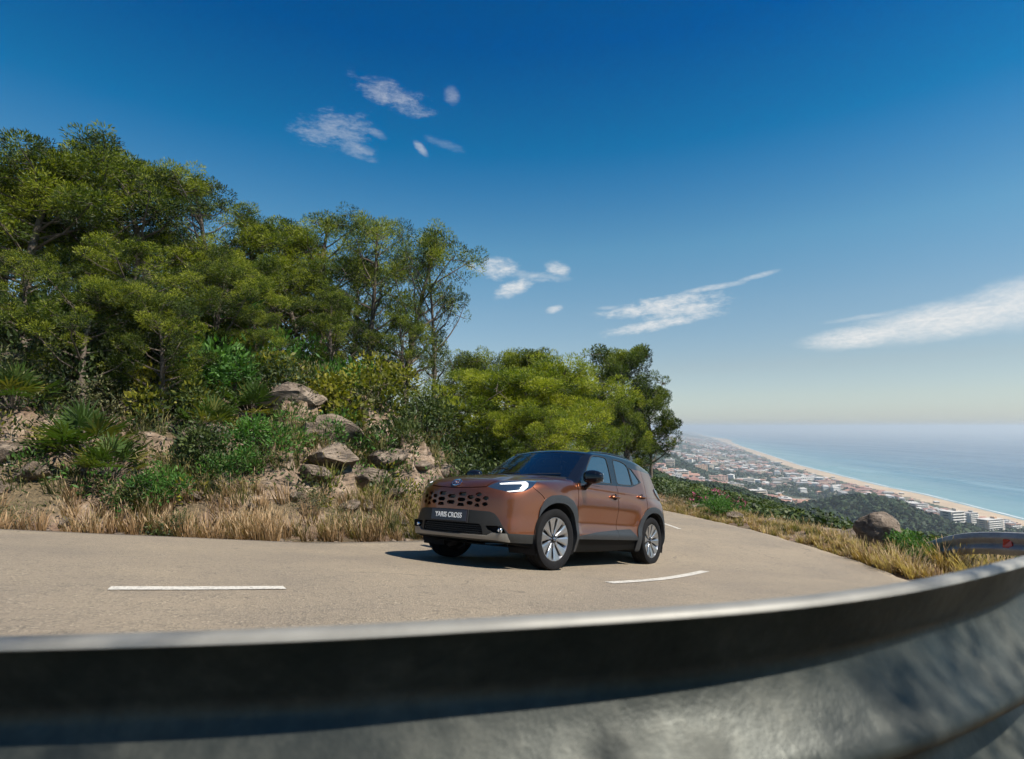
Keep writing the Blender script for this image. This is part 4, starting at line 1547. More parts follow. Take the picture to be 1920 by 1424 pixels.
def build_rocks():
    protos = [make_rock(100 + i, 4, 22) for i in range(6)]
    boulder = make_rock(79, 5, 10)
    x, y = 7.1, 11.0
    b = boulder
    b.name = 'boulder'
    b.location = (x, y, gz(x, y) + .18)
    b.scale = (.50, .50, .50)
    b.rotation_euler = (.1, .12, .6)
    tag(b, "big pale boulder with a dark shaded side on the outer verge", 'boulder')
    rng = np.random.RandomState(3)
    # flat stones on the outer verge
    flats = [(1370, 17.0, .45, "flat stone in the grass below the oleander"), (1300, 20.5, .5, "pale stone on the verge just behind the car"),
             (1440, 15.6, .60, "long low rock, leftmost of the row on the verge"), (1490, 15.0, .45, "low rock second in the row on the verge"),
             (1512, 14.6, .6, "dark-topped flat rock in the row on the verge"), (1545, 13.8, .65, "largest flat rock of the row on the verge"),
             (1585, 13.2, .45, "flat rock closing the row nearest the boulder"), (1570, 12.4, .35, "small pale stone in front of the row"),
             (1600, 11.9, .30, "small stone left of the boulder"), (1690, 11.6, .5, "pale slab at the right foot of the boulder"),
             (1728, 11.2, .45, "pale slab between the green plant and the rail's end"), (1745, 12.2, .5, "stone on the slope behind the rail's end"),
             (1340, 18.6, .3, "dark stone among the oleanders"), (1900, 10.4, .35, "stone glimpsed under the guard rail's far length")]
    def rockcopy(k, loc, sc, rot, lab, grp, cat='rock', name='rock'):
        o = protos[k].copy()
        COL.objects.link(o)
        o.name = name
        o.location = loc; o.scale = sc; o.rotation_euler = rot
        tag(o, lab, cat, grp)
        return o
    for i, (px, d, s, lab) in enumerate(flats):
        x, y = px2(px, d)
        rockcopy(i % 6, (x, y, gz(x, y) + s * .10), (s, s * .8, s * .34), (0, .1 * rng.normal(), rng.rand() * 6), lab, 'stones along the outer verge')
    # rock face on the inner bank: pixel, row, distance, size
    face = [(560, 750, 12.4, 1.0), (620, 760, 12.0, 1.0), (680, 790, 11.6, .95), (640, 830, 11.0, .85), (590, 800, 11.4, .9), (700, 840, 11.2, .7), (730, 810, 11.6, .6), (540, 700, 13.2, .9),
            (830, 810, 12.6, .75), (815, 850, 11.8, .55), (790, 830, 12.0, .55), (510, 770, 12.0, .8), (660, 900, 10.0, .35), (600, 870, 10.4, .5), (700, 890, 10.3, .35),
            (30, 720, 9.9, .6), (70, 690, 10.2, .55), (110, 740, 9.6, .5), (20, 800, 8.9, .6), (60, 830, 8.7, .5), (10, 860, 8.4, .45), (100, 660, 10.6, .6), (280, 720, 10.8, .6), (320, 700, 11.0, .6),
            (360, 770, 10.4, .6), (400, 720, 11.2, .8), (450, 760, 11.0, .7), (330, 810, 9.8, .5), (230, 480, 13.2, .9), (250, 500, 13.0, .6), (20, 620, 10.5, .6), (150, 700, 10.2, .5),
            (420, 860, 9.6, .4), (380, 880, 9.2, .3), (270, 900, 8.6, .3), (200, 800, 9.2, .5), (560, 900, 9.7, .25), (740, 860, 10.9, .35), (480, 690, 12.4, .7), (770, 790, 12.6, .6),
            (760, 900, 10.3, .25), (850, 870, 11.4, .4), (140, 880, 8.2, .25), (480, 900, 9.2, .22), (610, 700, 12.9, .7), (720, 760, 12.6, .7)]
    for i, (px, py, d, s) in enumerate(face):
        x, y = px2(px, d)
        z = gz(x, y)
        if 500 < px < 760:
            s = s * 1.2
        where = 'among the fan palms on the left bank' if px < 300 else ('under the bushes in mid bank' if px < 500 else ('in the rock face left of the car' if px < 750 else "in the bank beyond the car's bonnet"))
        size = 'large' if s >= .8 else ('middle-sized' if s >= .5 else 'small')
        row = 'high up' if py < 740 else ('halfway up' if py < 830 else 'low down')
        lab = '%s %s limestone rock %s %s' % (size, 'shaded' if 300 <= px < 500 else 'pale', row, where)
        rockcopy(i % 6, (x, y, z + .02 * s), (s * .85, s * .60, s * .40), (.25 * rng.normal(), .35 + .2 * rng.normal(), rng.rand() * 6), lab, lab)
    # small stones at both road edges
    pts = scatter_band(INNER, 1, .05, .9, 150, 21, lambda x, y: y > 4 and -1 < x / y < .3 and math.hypot(x, y) < 14)
    pts2 = scatter_band(OUTER, -1, .05, .7, 110, 22, lambda x, y: y > 7.5 and x / y < 1 and math.hypot(x, y) < 16)
    V, F = [], []
    bm = bmesh.new(); bmesh.ops.create_icosphere(bm, subdivisions=1, radius=1)
    bv = np.array([v.co[:] for v in bm.verts]); bf = np.array([[v.index for v in f.verts] for f in bm.faces]); bm.free()
    P3 = on_ground(np.concatenate([pts, pts2]))
    for p in P3:
        s = .015 + .05 * rng.rand() ** 2.5
        q = bv * (1 + .3 * rng.normal(size=(len(bv), 1))) * np.array([s * 1.3, s, s * .6])
        F.append(bf + len(V) * len(bv)); V.append(q + p)
    o = mesh_obj('roadside_gravel', np.concatenate(V), np.concatenate(F), M_rock)
    tag(o, kind='stuff')
    drop(*protos)


build_rocks()


# ------------------------------------------------------------------ the coast: woods on the spur, town, apartment blocks
def visible(x, y, ztop, n=48):
    """True where nothing of the land stands between the camera and the point"""
    ok = np.ones(len(x), bool)
    for k in range(4, n):
        f = (k / n) ** 1.0
        zz = zground(x * f, y * f)
        ok &= zz < ztop * f + .5
    return ok


def blob_mass(name, P, R_, per, size, mate, seed, flat=.8, tint=.5):
    rng = np.random.RandomState(seed)
    n = len(P)
    c = np.repeat(P, per, 0)
    r = np.repeat(R_, per)[:, None]
    d = rnd_dirs(rng, n * per)
    d[:, 2] = np.abs(d[:, 2]) * 1.0 - .15
    pos = c + d * r * np.array([1, 1, flat * 1.25]) * (.75 + .3 * rng.random((n * per, 1))) + np.array([0, 0, .35]) * r
    nrm = d + .5 * rnd_dirs(rng, n * per)
    nrm /= np.linalg.norm(nrm, axis=1, keepdims=True)
    u = np.cross(nrm, rnd_dirs(rng, n * per)); u /= np.linalg.norm(u, axis=1, keepdims=True) + 1e-9
    v = np.cross(nrm, u)
    s = size * r * (.7 + .6 * rng.random((n * per, 1)))
    V = np.stack([pos - u * s, pos + v * s * .8, pos + u * s, pos - v * s * .8], 1).reshape(-1, 3)
    F = np.arange(4 * n * per).reshape(-1, 4)
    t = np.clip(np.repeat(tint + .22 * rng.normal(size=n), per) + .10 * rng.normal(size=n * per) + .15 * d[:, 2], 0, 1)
    o = mesh_obj(name, V, F, mate)
    set_tint(o, np.repeat(t, 4))
    tag(o, kind='stuff')
    return o


def build_forest():
    rng = np.random.RandomState(40)
    N = 22000
    az = np.radians(9 + 38 * rng.random(N)); r = 45 + 600 * rng.random(N) ** .75
    x, y = r * np.sin(az), r * np.cos(az)
    z = zground(x, y)
    dens = fbm(x, y, 45, 3, 61) + .5
    keep = (z > -135) & (dens > .12 + .5 * sstep(-z, 95, 130)) & (rng.random(N) < 1)
    x, y, z, r = x[keep], y[keep], z[keep], r[keep]
    vis = visible(x, y, z + 6, 24)
    x, y, z, r = x[vis], y[vis], z[vis], r[vis]
    R_ = (.5 + np.minimum(r, 400) / 190 * .85) * (.7 + .6 * rng.random(len(x)))
    near = r < 190
    P = np.stack([x, y, z], 1)
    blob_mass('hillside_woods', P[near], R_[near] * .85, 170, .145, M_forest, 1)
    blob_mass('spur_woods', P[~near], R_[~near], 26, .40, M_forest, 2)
    # scrub close below the verge
    N = 900
    az = np.radians(10 + 34 * rng.random(N)); r = 17 + 40 * rng.random(N)
    x, y = r * np.sin(az), r * np.cos(az)
    do = -segd(x, y, OUTER)
    k = (do > 3.2)
    P = np.stack([x[k], y[k], zground(x[k], y[k])], 1)
    blob_mass('scrub_below_the_verge', P, .35 + .5 * rng.random(k.sum()), 240, .085, M_shrub, 3)
    # trees through the town and on the green hill
    N = 34000
    yy = 500 + 4300 * rng.random(N) ** 1.5
    xx = yy * (.16 + .85 * rng.random(N))
    t = shore_x(yy) - xx
    zz = zground(xx, yy)
    hill = np.exp(-((xx - 330) / 180) ** 2 - ((yy - 1520) / 270) ** 2)
    mound = np.exp(-((xx - 440) / 110) ** 2 - ((yy - 640) / 100) ** 2)
    k = (t > 118) & ((fbm(xx, yy, 120, 3, 71) + .5 > .28) | (hill > .3) | (mound > .25))
    xx, yy, zz = xx[k], yy[k], zz[k]
    vis = visible(xx, yy, zz + 6, 30)
    P = np.stack([xx, yy, zz], 1)[vis]
    blob_mass('town_trees', P, 2.6 + 3.2 * rng.random(len(P)) ** 2, 14, .5, M_forest, 4, .8, .45)


def house_mats():
    W = [mat("white_render", (.62, .60, .56), .85), mat("cream_render", (.55, .46, .36), .85), mat("pink_render", (.50, .34, .27), .85), mat("grey_render", (.40, .39, .38), .85), mat("ochre_render", (.50, .32, .20), .85)]
    Rf = [mat("terracotta_roof", (.34, .19, .14), .9, var=.2, vscale=.5), mat("flat_roof_pale", (.48, .46, .43), .9), mat("flat_roof_grey", (.30, .29, .28), .9), mat("brick_red_roof", (.25, .13, .105), .9)]
    D = mat("window_dark", (.035, .045, .055), .3)
    return W, Rf, D


def build_town():
    W, Rf, D = house_mats()
    # ---- small houses: eight patterns of (walls, roof, windows)
    protos = []
    pats = [(12, 9, 6.5, 'gable', 0, 0), (10, 9, 6.0, 'flat', 0, 1), (14, 10, 6.5, 'hip', 1, 0), (16, 9, 6.5, 'gable', 2, 3), (12, 12, 9.0, 'flat', 0, 1), (11, 9, 6, 'hip', 2, 0), (18, 10, 9.5, 'flat', 1, 2), (13, 9, 6.2, 'gable', 1, 3)]
    for w, d, h, kind, wm, rm in pats:
        a = MB().box((0, 0, h / 2 - 1.5), (w, d, h + 3)).build('wall', W[wm])
        r = MB()
        e = .5
        if kind == 'flat':
            r.box((0, 0, h + .2), (w + .4, d + .4, .4)).box((w * .2, 0, h + 1.2), (w * .3, d * .4, 2.0))
        elif kind == 'gable':
            r.add([(-w / 2 - e, -d / 2 - e, h), (w / 2 + e, -d / 2 - e, h), (w / 2 + e, d / 2 + e, h), (-w / 2 - e, d / 2 + e, h), (-w / 2 - e, 0, h + 2.3), (w / 2 + e, 0, h + 2.3)], [(0, 1, 5, 4), (2, 3, 4, 5), (1, 2, 5), (3, 0, 4), (0, 3, 2, 1)])
        else:
            r.add([(-w / 2 - e, -d / 2 - e, h), (w / 2 + e, -d / 2 - e, h), (w / 2 + e, d / 2 + e, h), (-w / 2 - e, d / 2 + e, h), (-w / 4, 0, h + 2.4), (w / 4, 0, h + 2.4)], [(0, 1, 5, 4), (2, 3, 4, 5), (1, 2, 5), (3, 0, 4), (0, 3, 2, 1)])
        r = r.build('roof', Rf[rm])
        wn = MB()
        for s in (-1, 1):
            for st in range(int(h // 3)):
                for k in range(3):
                    wn.box((-w * .3 + k * w * .3, s * d / 2, 1.5 + 3 * st), (1.6, .16, 1.4))
                wn.box((s * w / 2, 0, 1.5 + 3 * st), (.16, 1.8, 1.4))
        wn = wn.build('windows', D)
        tag(wn, kind='stuff')
        protos.append((a, r, wn))
    names = ["white gabled house with a terracotta roof", "small white flat-roofed house", "cream hip-roofed villa", "pink house with a brick red gabled roof", "white cube-shaped house of three floors", "pinkish hip-roofed villa", "cream flat-roofed block with a grey roof", "cream gabled house with a brick red roof"]
    rng = np.random.RandomState(8)
    N = 26000
    y = 720 + 5600 * rng.random(N) ** 1.25
    x = y * (.17 + .75 * rng.random(N))
    t = shore_x(y) - x
    z = zground(x, y)
    hill = np.exp(-((x - 345) / 160) ** 2 - ((y - 1480) / 230) ** 2) + np.exp(-((x - 250) / 180) ** 2 - ((y - 1650) / 230) ** 2)
    mound = np.exp(-((x - 440) / 110) ** 2 - ((y - 640) / 100) ** 2)
    dens = fbm(x, y, 150, 3, 81) + .5
    k = (t > 112) & (t < 900 + .1 * y) & (hill < .28) & (mound < .25) & (dens > .57 - .12 * (y > 2000)) & (z < -72 + (y > 2600) * 60)
    x, y, z, t = x[k], y[k], z[k], t[k]
    # thin out to a minimum spacing
    cell = {}
    keep = []
    for i in range(len(x)):
        s = 19 if y[i] < 1600 else 24
        c = (int(x[i] // s), int(y[i] // s))
        if c in cell:
            continue
        cell[c] = 1
        keep.append(i)
    x, y, z, t = x[keep], y[keep], z[keep], t[keep]
    v = visible(x, y, z + 8, 40)
    x, y, z, t = x[v], y[v], z[v], t[v]
    o_ = np.argsort(np.hypot(x, y))
    x, y, z, t = x[o_], y[o_], z[o_], t[o_]
    M = min(230, len(x))
    base_ang = math.atan2(1, .3)
    for i in range(M):
        p = rng.randint(8)
        px = 960 + FPX * x[i] / y[i]
        if px < 1330:
            d_, wh = 'hill', "below the green hill"
        elif t[i] < 230:
            d_, wh = 'beach', "beside the beach"
        elif px < 1500:
            d_, wh = 'mid', "in the town's middle"
        else:
            d_, wh = 'near', "near the dark mound"
        e = empty('house', (x[i], y[i], z[i]), base_ang + rng.choice([0, math.pi / 2]) + .15 * rng.normal())
        sc = .8 + .55 * rng.rand()
        e.scale = (sc, sc, .85 + .3 * rng.rand())
        lab = names[p] + " " + wh
        tag(e, lab, 'house', lab)
        for q in protos[p]:
            c = q.copy(); COL.objects.link(c); c.parent = e
    # ---- the rest of the town: one mass per wall colour
    rest = np.arange(M, min(len(x), 5200))
    groups = {}
    for i in rest:
        p = rng.randint(8)
        w, d, h, kind, wm, rm = pats[p]
        groups.setdefault(wm, []).append((i, w, d, h))
        groups.setdefault('r%d' % rm, []).append((i, w, d, h))
    for key, lst in groups.items():
        V, F = [], []
        for n_, (i, w, d, h) in enumerate(lst):
            r2 = np.random.RandomState(i)
            a = base_ang + r2.choice([0, math.pi / 2]) + .15 * r2.normal()
            s = (.8 + .6 * r2.rand()) * (1.0 + .12 * (y[i] > 2500))
            ca, sa = math.cos(a), math.sin(a)
            if isinstance(key, str):
                z0, z1, e = h * s, h * s + 2.0, .5
                loc = [(-w / 2 - e, -d / 2 - e, z0), (w / 2 + e, -d / 2 - e, z0), (w / 2 + e, d / 2 + e, z0), (-w / 2 - e, d / 2 + e, z0), (-w / 3, 0, z1), (w / 3, 0, z1)]
                fs = [(0, 1, 5, 4), (2, 3, 4, 5), (1, 2, 5, 5), (3, 0, 4, 4)]
            else:
                loc = [(sx * w / 2, sy * d / 2, zz) for sx in (-1, 1) for sy in (-1, 1) for zz in (-3, h * s)]
                fs = [(0, 1, 3, 2), (4, 6, 7, 5), (0, 4, 5, 1), (2, 3, 7, 6), (1, 5, 7, 3)]
            b = len(V)
            for lx, ly, lz in loc:
                lx *= s; ly *= s
                V.append((x[i] + lx * ca - ly * sa, y[i] + lx * sa + ly * ca, z[i] + lz))
            F += [tuple(dict.fromkeys(b + q for q in f)) for f in fs]
        nm = 'distant_town_roofs' if isinstance(key, str) else 'distant_town_walls'
        o = mesh_obj(nm, V, F, Rf[int(key[1])] if isinstance(key, str) else W[key])
        tag(o, kind='stuff')
    for a in protos:
        drop(*a)

    # ---- larger buildings, one by one
    def ground_hit(px, py, dmin=300):
        if px > 1480 and py < 975:
            dmin = 770
        u = (px - 960) / FPX; w = (800 - py) / FPX
        ds = np.geomspace(dmin, 6000, 900)
        zz = zground(u * ds, ds)
        h = np.where(zz >= w * ds)[0]
        d = ds[h[0]] if len(h) else 1000.0
        return u * d, d, w * d

    def block(px, py, wpx, hpx, storeys, wm, roofm, rot, lab, depth=12, terr=False, cat='apartment block', name='apartment_block'):
        x0, y0, z0 = ground_hit(px, py)
        w = wpx / FPX * y0
        h = max(storeys * 2.9, hpx / FPX * y0)
        z0 = gz(x0, y0)
        e = empty(name, (x0, y0, z0), rot)
        tag(e, lab, cat)
        st = h / storeys
        MB().box((0, 0, h / 2 - 4), (w, depth, h + 8)).build('wall', W[wm], e)
        rf = MB().box((0, 0, h + .3), (w + .8, depth + .8, .6)).build('roof', Rf[roofm], e)
        if name != 'long_hall':
            MB().box((w * .22, 0, h + 1.9), (w * .16, depth * .4, 2.6)).build('stair_head', W[wm], rf)
        n = max(3, int(w / 6.5))
        if terr:
            for k in range(storeys):
                MB().box((0, -depth / 2 - 1.0, .6 + k * st), (w * .96, 2.0, .9)).build('balcony', W[0 if wm != 0 else 1], e)
                g = MB().box((0, -depth / 2 - .04, 1.9 + k * st), (w * .92, .12, st * .52)).build('balcony_recess', D, e)
        else:
            wd = None
            for k in range(storeys):
                for j in range(n):
                    xx = -w / 2 + (j + .5) * w / n
                    if wd is None:
                        wd = MB().box((0, -.03, 0), (w / n * .42, .14, st * .48)).build('window', D, e)
                        q = wd
                    else:
                        q = wd.copy(); COL.objects.link(q); q.parent = e
                    q.location = (xx, -depth / 2, 1.7 + k * st)
        for k in range(storeys):
            MB().box((-w / 2 - .03, 0, 1.7 + k * st), (.14, depth * .5, st * .42)).build('end_window', D, e)
        return e
    block(1841, 992, 46, 20, 6, 4, 1, .35, "big ochre apartment block nearest the rail, rows of balconies facing the camera", 14, True)
    block(1803, 983, 24, 22, 7, 3, 2, .35, "tall grey tower block left of the big ochre one", 13, True)
    block(1772, 980, 34, 14, 5, 1, 1, .3, "cream apartment block left of the grey tower", 12, True)
    block(1880, 990, 26, 10, 3, 2, 0, .3, "low pink block right of the big ochre one beside the beach", 12, True)
    block(1712, 957, 30, 14, 5, 2, 2, .3, "brownish pink apartment block behind the dark mound", 12, True)
    block(1682, 952, 36, 11, 4, 3, 1, .3, "long grey block behind the dark mound", 12, False)
    block(1652, 947, 26, 8, 2, 0, 1, .25, "bright white flat-roofed building above the boulder", 14, False, 'hall', 'long_hall')
    block(1614, 934, 34, 9, 3, 0, 1, .3, "white hotel with a pale flat roof in the plain", 16, True, 'hotel', 'hotel')
    block(1505, 900, 46, 6, 2, 0, 1, .25, "long low white hall by the beach road", 22, False, 'hall', 'long_hall')
    block(1540, 908, 40, 8, 3, 2, 3, .3, "dark red brick block beside the beach pines", 14, False)
    block(1580, 914, 36, 7, 3, 2, 3, .3, "second dark red brick block, nearer the camera", 14, False)
    block(1337, 900, 44, 8, 3, 2, 0, .1, "long terracotta terrace of houses mid slope", 12, False, 'terrace', 'terraced_houses')
    block(1230, 891, 66, 9, 3, 1, 0, .05, "very long tan building just beyond the car's rear pillar", 14, False)
    block(1275, 896, 22, 14, 4, 0, 1, .15, "white villa block of four floors right of the very long building", 12, True)
    block(1252, 873, 18, 12, 4, 0, 1, .1, "white villa standing alone against the green hill", 10, True, 'villa', 'villa')
    block(1412, 929, 34, 11, 3, 0, 1, .2, "stepped white modern villa with dark balcony bands", 12, True, 'villa', 'villa')
    block(1450, 940, 30, 9, 3, 4, 0, .2, "orange tinted terrace below the modern villa", 12, False, 'terrace', 'terraced_houses')
    block(1497, 948, 36, 7, 2, 4, 0, .2, "low terrace with orange roofs at the edge of the woods", 10, False, 'terrace', 'terraced_houses')
    block(1392, 905, 34, 9, 3, 1, 1, .2, "cream apartment terrace right of the terracotta one", 12, True)
    block(1420, 888, 26, 6, 2, 1, 1, .2, "cream low building with a wide forecourt", 12, False, 'hall', 'long_hall')
    block(1310, 880, 24, 8, 3, 4, 0, .15, "ochre houses block with an orange roof under the hill", 12, False)
    block(1352, 873, 26, 7, 3, 0, 1, .2, "white terrace at the foot of the green hill's right end", 12, True)
    # town road and promenade
    M_tr = mat("town_road", (.30, .28, .26), .9)
    for pts, w, nm in (([(1440, 928), (1490, 915), (1540, 912), (1600, 920), (1660, 930)], 9, 'town_road'), ([(1290, 902), (1300, 912), (1330, 918)], 7, 'town_road'), ([(1430, 900), (1470, 907), (1530, 925), (1600, 945)], 8, 'town_road')):
        P = np.array([ground_hit(*p)[:2] for p in pts])
        c = catmull(P, 14)
        d = np.gradient(c, axis=0); nn = np.stack([-d[:, 1], d[:, 0]], 1); nn /= np.linalg.norm(nn, axis=1, keepdims=True) + 1e-9
        A = c + nn * w / 2; B = c - nn * w / 2
        za = zground(A[:, 0], A[:, 1]) + 1.2; zb = zground(B[:, 0], B[:, 1]) + 1.2
        V = np.concatenate([np.column_stack([A, za]), np.column_stack([B, zb])])
        m = len(c)
        o = mesh_obj(nm, V, np.array([(m + i, m + i + 1, i + 1, i) for i in range(m - 1)]), M_tr)
        tag(o, kind='structure')
    # beach huts: a white roof each
    proto = None
    rng = np.random.RandomState(4)
    for i, (yy, f) in enumerate([(1180, 55), (1330, 60), (1500, 58), (1750, 60), (2050, 62), (2450, 60), (2900, 65)]):
        xx = float(shore_x(np.array([yy]))[0]) - f
        if proto is None:
            a = MB().box((0, 0, 1.3), (14, 7, 2.6)).build('wall', W[1])
            b = MB().box((0, 0, 2.9), (17, 9, .5)).build('roof', Rf[1])
            proto = (a, b)
            parts_ = proto
        else:
            parts_ = [q.copy() for q in proto]
            for q in parts_:
                COL.objects.link(q)
        e = empty('beach_kiosk', (xx, yy, gz(xx, yy)), 1.2)
        for q in parts_:
            q.parent = e
        tag(e, "small pale kiosk on the open sand of the beach", 'kiosk', 'beach kiosks')
    # the surf line
    V = []
    ys = np.concatenate([np.linspace(500, 3000, 260), np.linspace(3020, 9000, 120)])
    for q in ys:
        xs = float(shore_x(np.array([q]))[0])
        w = 3.0 + 4.0 * (vnoise(np.array([q]), np.array([0.]), 40, 9)[0] + .5)
        wob = 5 * vnoise(np.array([q]), np.array([3.]), 60, 4)[0]
        V += [(xs + wob, q, -159.75), (xs + wob + w, q, -159.75)]
    o = mesh_obj('surf', V, np.array([(2 * i, 2 * i + 1, 2 * i + 3, 2 * i + 2) for i in range(len(ys) - 1)]), mat("surf_foam", (.6, .64, .64), .8))
    tag(o, kind='stuff')


build_forest()
build_town()


# ------------------------------------------------------------------ meshing and cutting the body surface
def surface_nets(lo, hi, h):
    n = [int(math.ceil((hi[i] - lo[i]) / h)) + 1 for i in range(3)]
    ax = [lo[i] + h * np.arange(n[i]) for i in range(3)]
    X, Y, Z = np.meshgrid(*ax, indexing='ij')
    F = body_f(X.ravel(), Y.ravel(), Z.ravel()).reshape(n)
    s = F < 0
    c = [s[:-1, :-1, :-1], s[1:, :-1, :-1], s[:-1, 1:, :-1], s[1:, 1:, :-1], s[:-1, :-1, 1:], s[1:, :-1, 1:], s[:-1, 1:, 1:], s[1:, 1:, 1:]]
    cnt = sum(q.astype(np.int8) for q in c)
    act = (cnt > 0) & (cnt < 8)
    idx = -np.ones(act.shape, dtype=np.int64)
    cells = np.argwhere(act)
    idx[act] = np.arange(len(cells))
    P = np.array(lo) + (cells + 0.5) * h
    for _ in range(6):
        f = body_f(P[:, 0], P[:, 1], P[:, 2])
        g = body_grad(P)
        g2 = (g * g).sum(1) + 1e-9
        st = (f / g2)[:, None] * g
        ln = np.linalg.norm(st, axis=1, keepdims=True)
        st = st * np.minimum(1, .6 * h / (ln + 1e-9))
        P = P - st
    quads = []
    for a in range(3):
        b, d = (a + 1) % 3, (a + 2) % 3
        sl0 = [slice(None)] * 3; sl1 = [slice(None)] * 3
        sl0[a] = slice(0, -1); sl1[a] = slice(1, None)
        s0 = s[tuple(sl0)]; s1 = s[tuple(sl1)]
        for flip in (False, True):
            e = np.argwhere((s0 & ~s1) if not flip else (~s0 & s1))
            e = e[(e[:, b] > 0) & (e[:, d] > 0)]
            e = e[(e[:, b] < n[b] - 1) & (e[:, d] < n[d] - 1)]

            def cell(db, dd):
                q = e.copy(); q[:, b] -= db; q[:, d] -= dd
                return idx[q[:, 0], q[:, 1], q[:, 2]]
            q = np.stack([cell(1, 1), cell(0, 1), cell(0, 0), cell(1, 0)], 1)
            if flip:
                q = q[:, ::-1]
            quads.append(q)
    Q = np.concatenate(quads)
    T = np.concatenate([Q[:, [0, 1, 2]], Q[:, [0, 2, 3]]])
    return P, T


def subdivide(V, T, mask):
    """split triangles in mask (and neighbours through shared edges) at edge midpoints: all edges of masked tris are halved"""
    E = np.sort(np.concatenate([T[mask][:, [0, 1]], T[mask][:, [1, 2]], T[mask][:, [2, 0]]]), axis=1)
    key = np.unique(E[:, 0] * 10000000 + E[:, 1])
    mids = (V[key // 10000000] + V[key % 10000000]) / 2
    base = len(V)
    V2 = np.concatenate([V, mids])

    def look(a, b):
        k = np.minimum(a, b) * 10000000 + np.maximum(a, b)
        i = np.searchsorted(key, k)
        i = np.clip(i, 0, len(key) - 1)
        return np.where(key[i] == k, base + i, -1)
    out = []
    m = [look(T[:, 0], T[:, 1]), look(T[:, 1], T[:, 2]), look(T[:, 2], T[:, 0])]
    n = (m[0] >= 0).astype(int) + (m[1] >= 0) + (m[2] >= 0)
    out.append(T[n == 0])
    k = n == 3
    a, b, c = T[k].T; ab, bc, ca = m[0][k], m[1][k], m[2][k]
    out += [np.stack(q, 1) for q in ((a, ab, ca), (ab, b, bc), (ca, bc, c), (ab, bc, ca))]
    for r in range(3):
        i0, i1, i2 = r, (r + 1) % 3, (r + 2) % 3
        k = (n == 1) & (m[r] >= 0)
        a, b, c = T[k][:, i0], T[k][:, i1], T[k][:, i2]; x = m[r][k]
        out += [np.stack((a, x, c), 1), np.stack((x, b, c), 1)]
        k = (n == 2) & (m[r] < 0)
        a, b, c = T[k][:, i0], T[k][:, i1], T[k][:, i2]; x = m[i1][k]; y2 = m[i2][k]
        out += [np.stack((a, b, x), 1), np.stack((a, x, y2), 1), np.stack((y2, x, c), 1)]
    return V2, np.concatenate(out)


